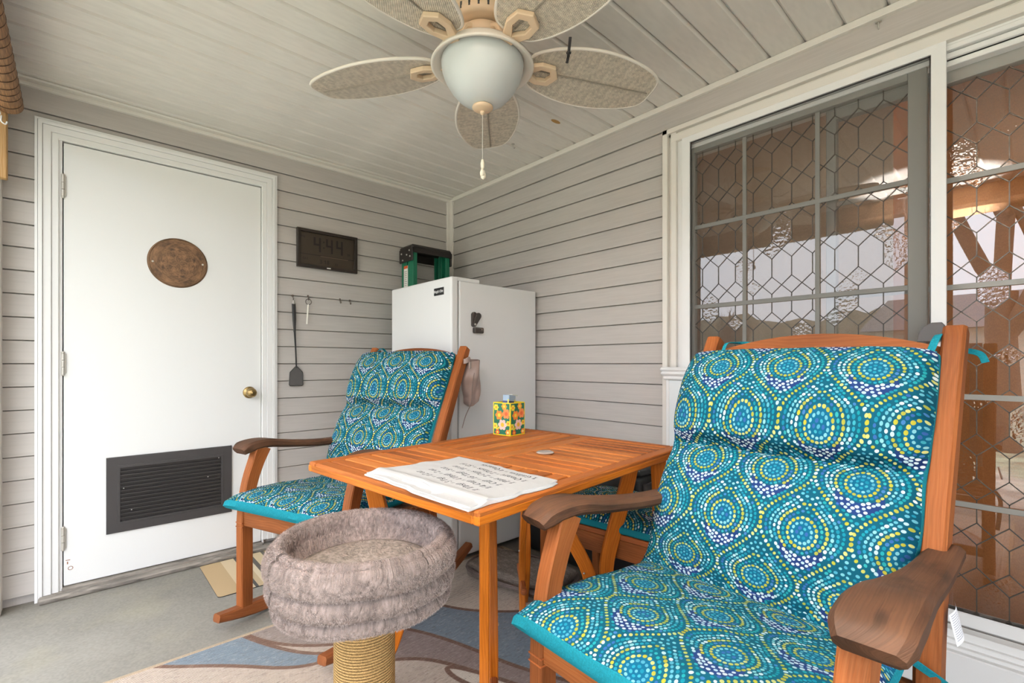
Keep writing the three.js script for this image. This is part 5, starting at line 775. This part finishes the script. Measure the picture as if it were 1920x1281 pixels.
// the flash that lights the ceiling
{
  const t = thing('camera_flash', 'small black camera flash pointing at the ceiling', 'flash', [-2.13, 1.24, 3.07], 0.3);
  mesh('flash_head', [mv(new RoundedBoxGeometry(0.075, 0.05, 0.055, 2, 0.006), 0, 0.0, 0), mv(new RoundedBoxGeometry(0.06, 0.09, 0.04, 2, 0.006), 0, -0.07, 0)], mat.black, t);
  mesh('flash_lens', lim(-0.032, 0.032, 0.026, 0.030, -0.02, 0.02, 0.001), new THREE.MeshStandardMaterial({ color: 0xffffff, emissive: C(1, 0.97, 0.94), emissiveIntensity: 3 }), t);
}
// ------------------------------------------------------------------ outdoors: bare trees, a far wood, a neighbour's house
{
  const bark = S(C(0.13, 0.10, 0.08), { roughness: 1 });
  const grow = (list, p, d, len, r, depth, n, spread) => { const pts = [p.clone()]; let q = p.clone(), dir = d.clone(); for (let i = 0; i < 3; i++) { dir.add(V3(rr(-0.16, 0.16), rr(-0.02, 0.12), rr(-0.16, 0.16))).normalize(); q = q.clone().addScaledVector(dir, len / 3); pts.push(q); } const k = new THREE.TubeGeometry(new THREE.CatmullRomCurve3(pts), 4, r, depth > 2 ? 8 : 4); const P = k.attributes.position; list.push(k); if (depth > 0) for (let i = 0; i < n; i++) { const a = rr(0, 6.28); grow(list, pts[i % 2 ? 3 : 2], dir.clone().add(V3(Math.cos(a) * spread, rr(0.1, 0.5), Math.sin(a) * spread)).normalize(), len * rr(0.55, 0.8), r * 0.55, depth - 1, n, spread); } };
  const tree = (label, x, z, len, r, depth, n, spread, group) => { const t = thing('bare_tree', label, 'tree', [x, -0.2, z]); const l = []; grow(l, V3(0, 0, 0), V3(rr(-0.1, 0.1), 1, rr(-0.1, 0.1)).normalize(), len, r, depth, n, spread); mesh('trunk', l[0], bark, t); mesh('branches', l.slice(1), bark, t); if (group) t.userData.group = group; };
  tree('thick bare forked tree close to the open porch side', -7.6, 2.75, 2.3, 0.17, 4, 4, 0.8); tree('second bare tree standing further along the lawn', -11.5, 6.8, 2.0, 0.13, 4, 4, 0.7); tree('bushy bare crepe tree with many upright branches', -13.5, -1.4, 0.7, 0.1, 5, 5, 0.55); tree('bushy bare tree at the lawn edge towards the door wall', -15, -4.0, 1.1, 0.1, 5, 4, 0.6);
  const wood = mesh('far_woods', (() => { const l = []; for (let i = 0; i < 70; i++) { const a = Math.PI * (0.55 + 0.9 * i / 70), R = rr(38, 52), g = new THREE.IcosahedronGeometry(rr(3.2, 5.0), 2); const p = g.attributes.position; for (let k = 0; k < p.count; k++) { const s = 0.8 + 0.4 * fbm(p.getX(k) * 0.8 + 20 + i, p.getY(k) * 0.8 + 20, 64, 64, 231, 3); p.setXYZ(k, p.getX(k) * s, p.getY(k) * s, p.getZ(k) * s); } g.computeVertexNormals(); l.push(mv(g, Math.cos(a) * R, 0.8, 2 + Math.sin(a) * R)); } return l; })(), S(C(0.16, 0.15, 0.10), { roughness: 1 })); tag(wood, 'low line of brown woods beyond the lawn', 'woods'); wood.userData.kind = 'stuff';
  const h = thing('neighbour_house', 'low pale house with grey roof across the lawn', 'house', [-24, -0.2, 6], 0.1);
  mesh('wall', lim(-3, 3, 0, 2.6, -7, 5, 0.01), S(C(0.6, 0.55, 0.48), { roughness: 0.8 }), h); mesh('roof', (() => { const g = ext(shapeOf([[-3.6, 2.55], [3.6, 2.55], [0, 4.1]]), 12.8); return mv(g, 0, 0, -7.4); })(), S(C(0.2, 0.19, 0.19), { roughness: 0.9 }), h);
  for (const z of [-5, -2, 1.5]) mesh('window', lim(2.99, 3.05, 1.0, 2.0, z, z + 1.1, 0.01), mat.dark, h);
}
renderer.render(scene, camera);
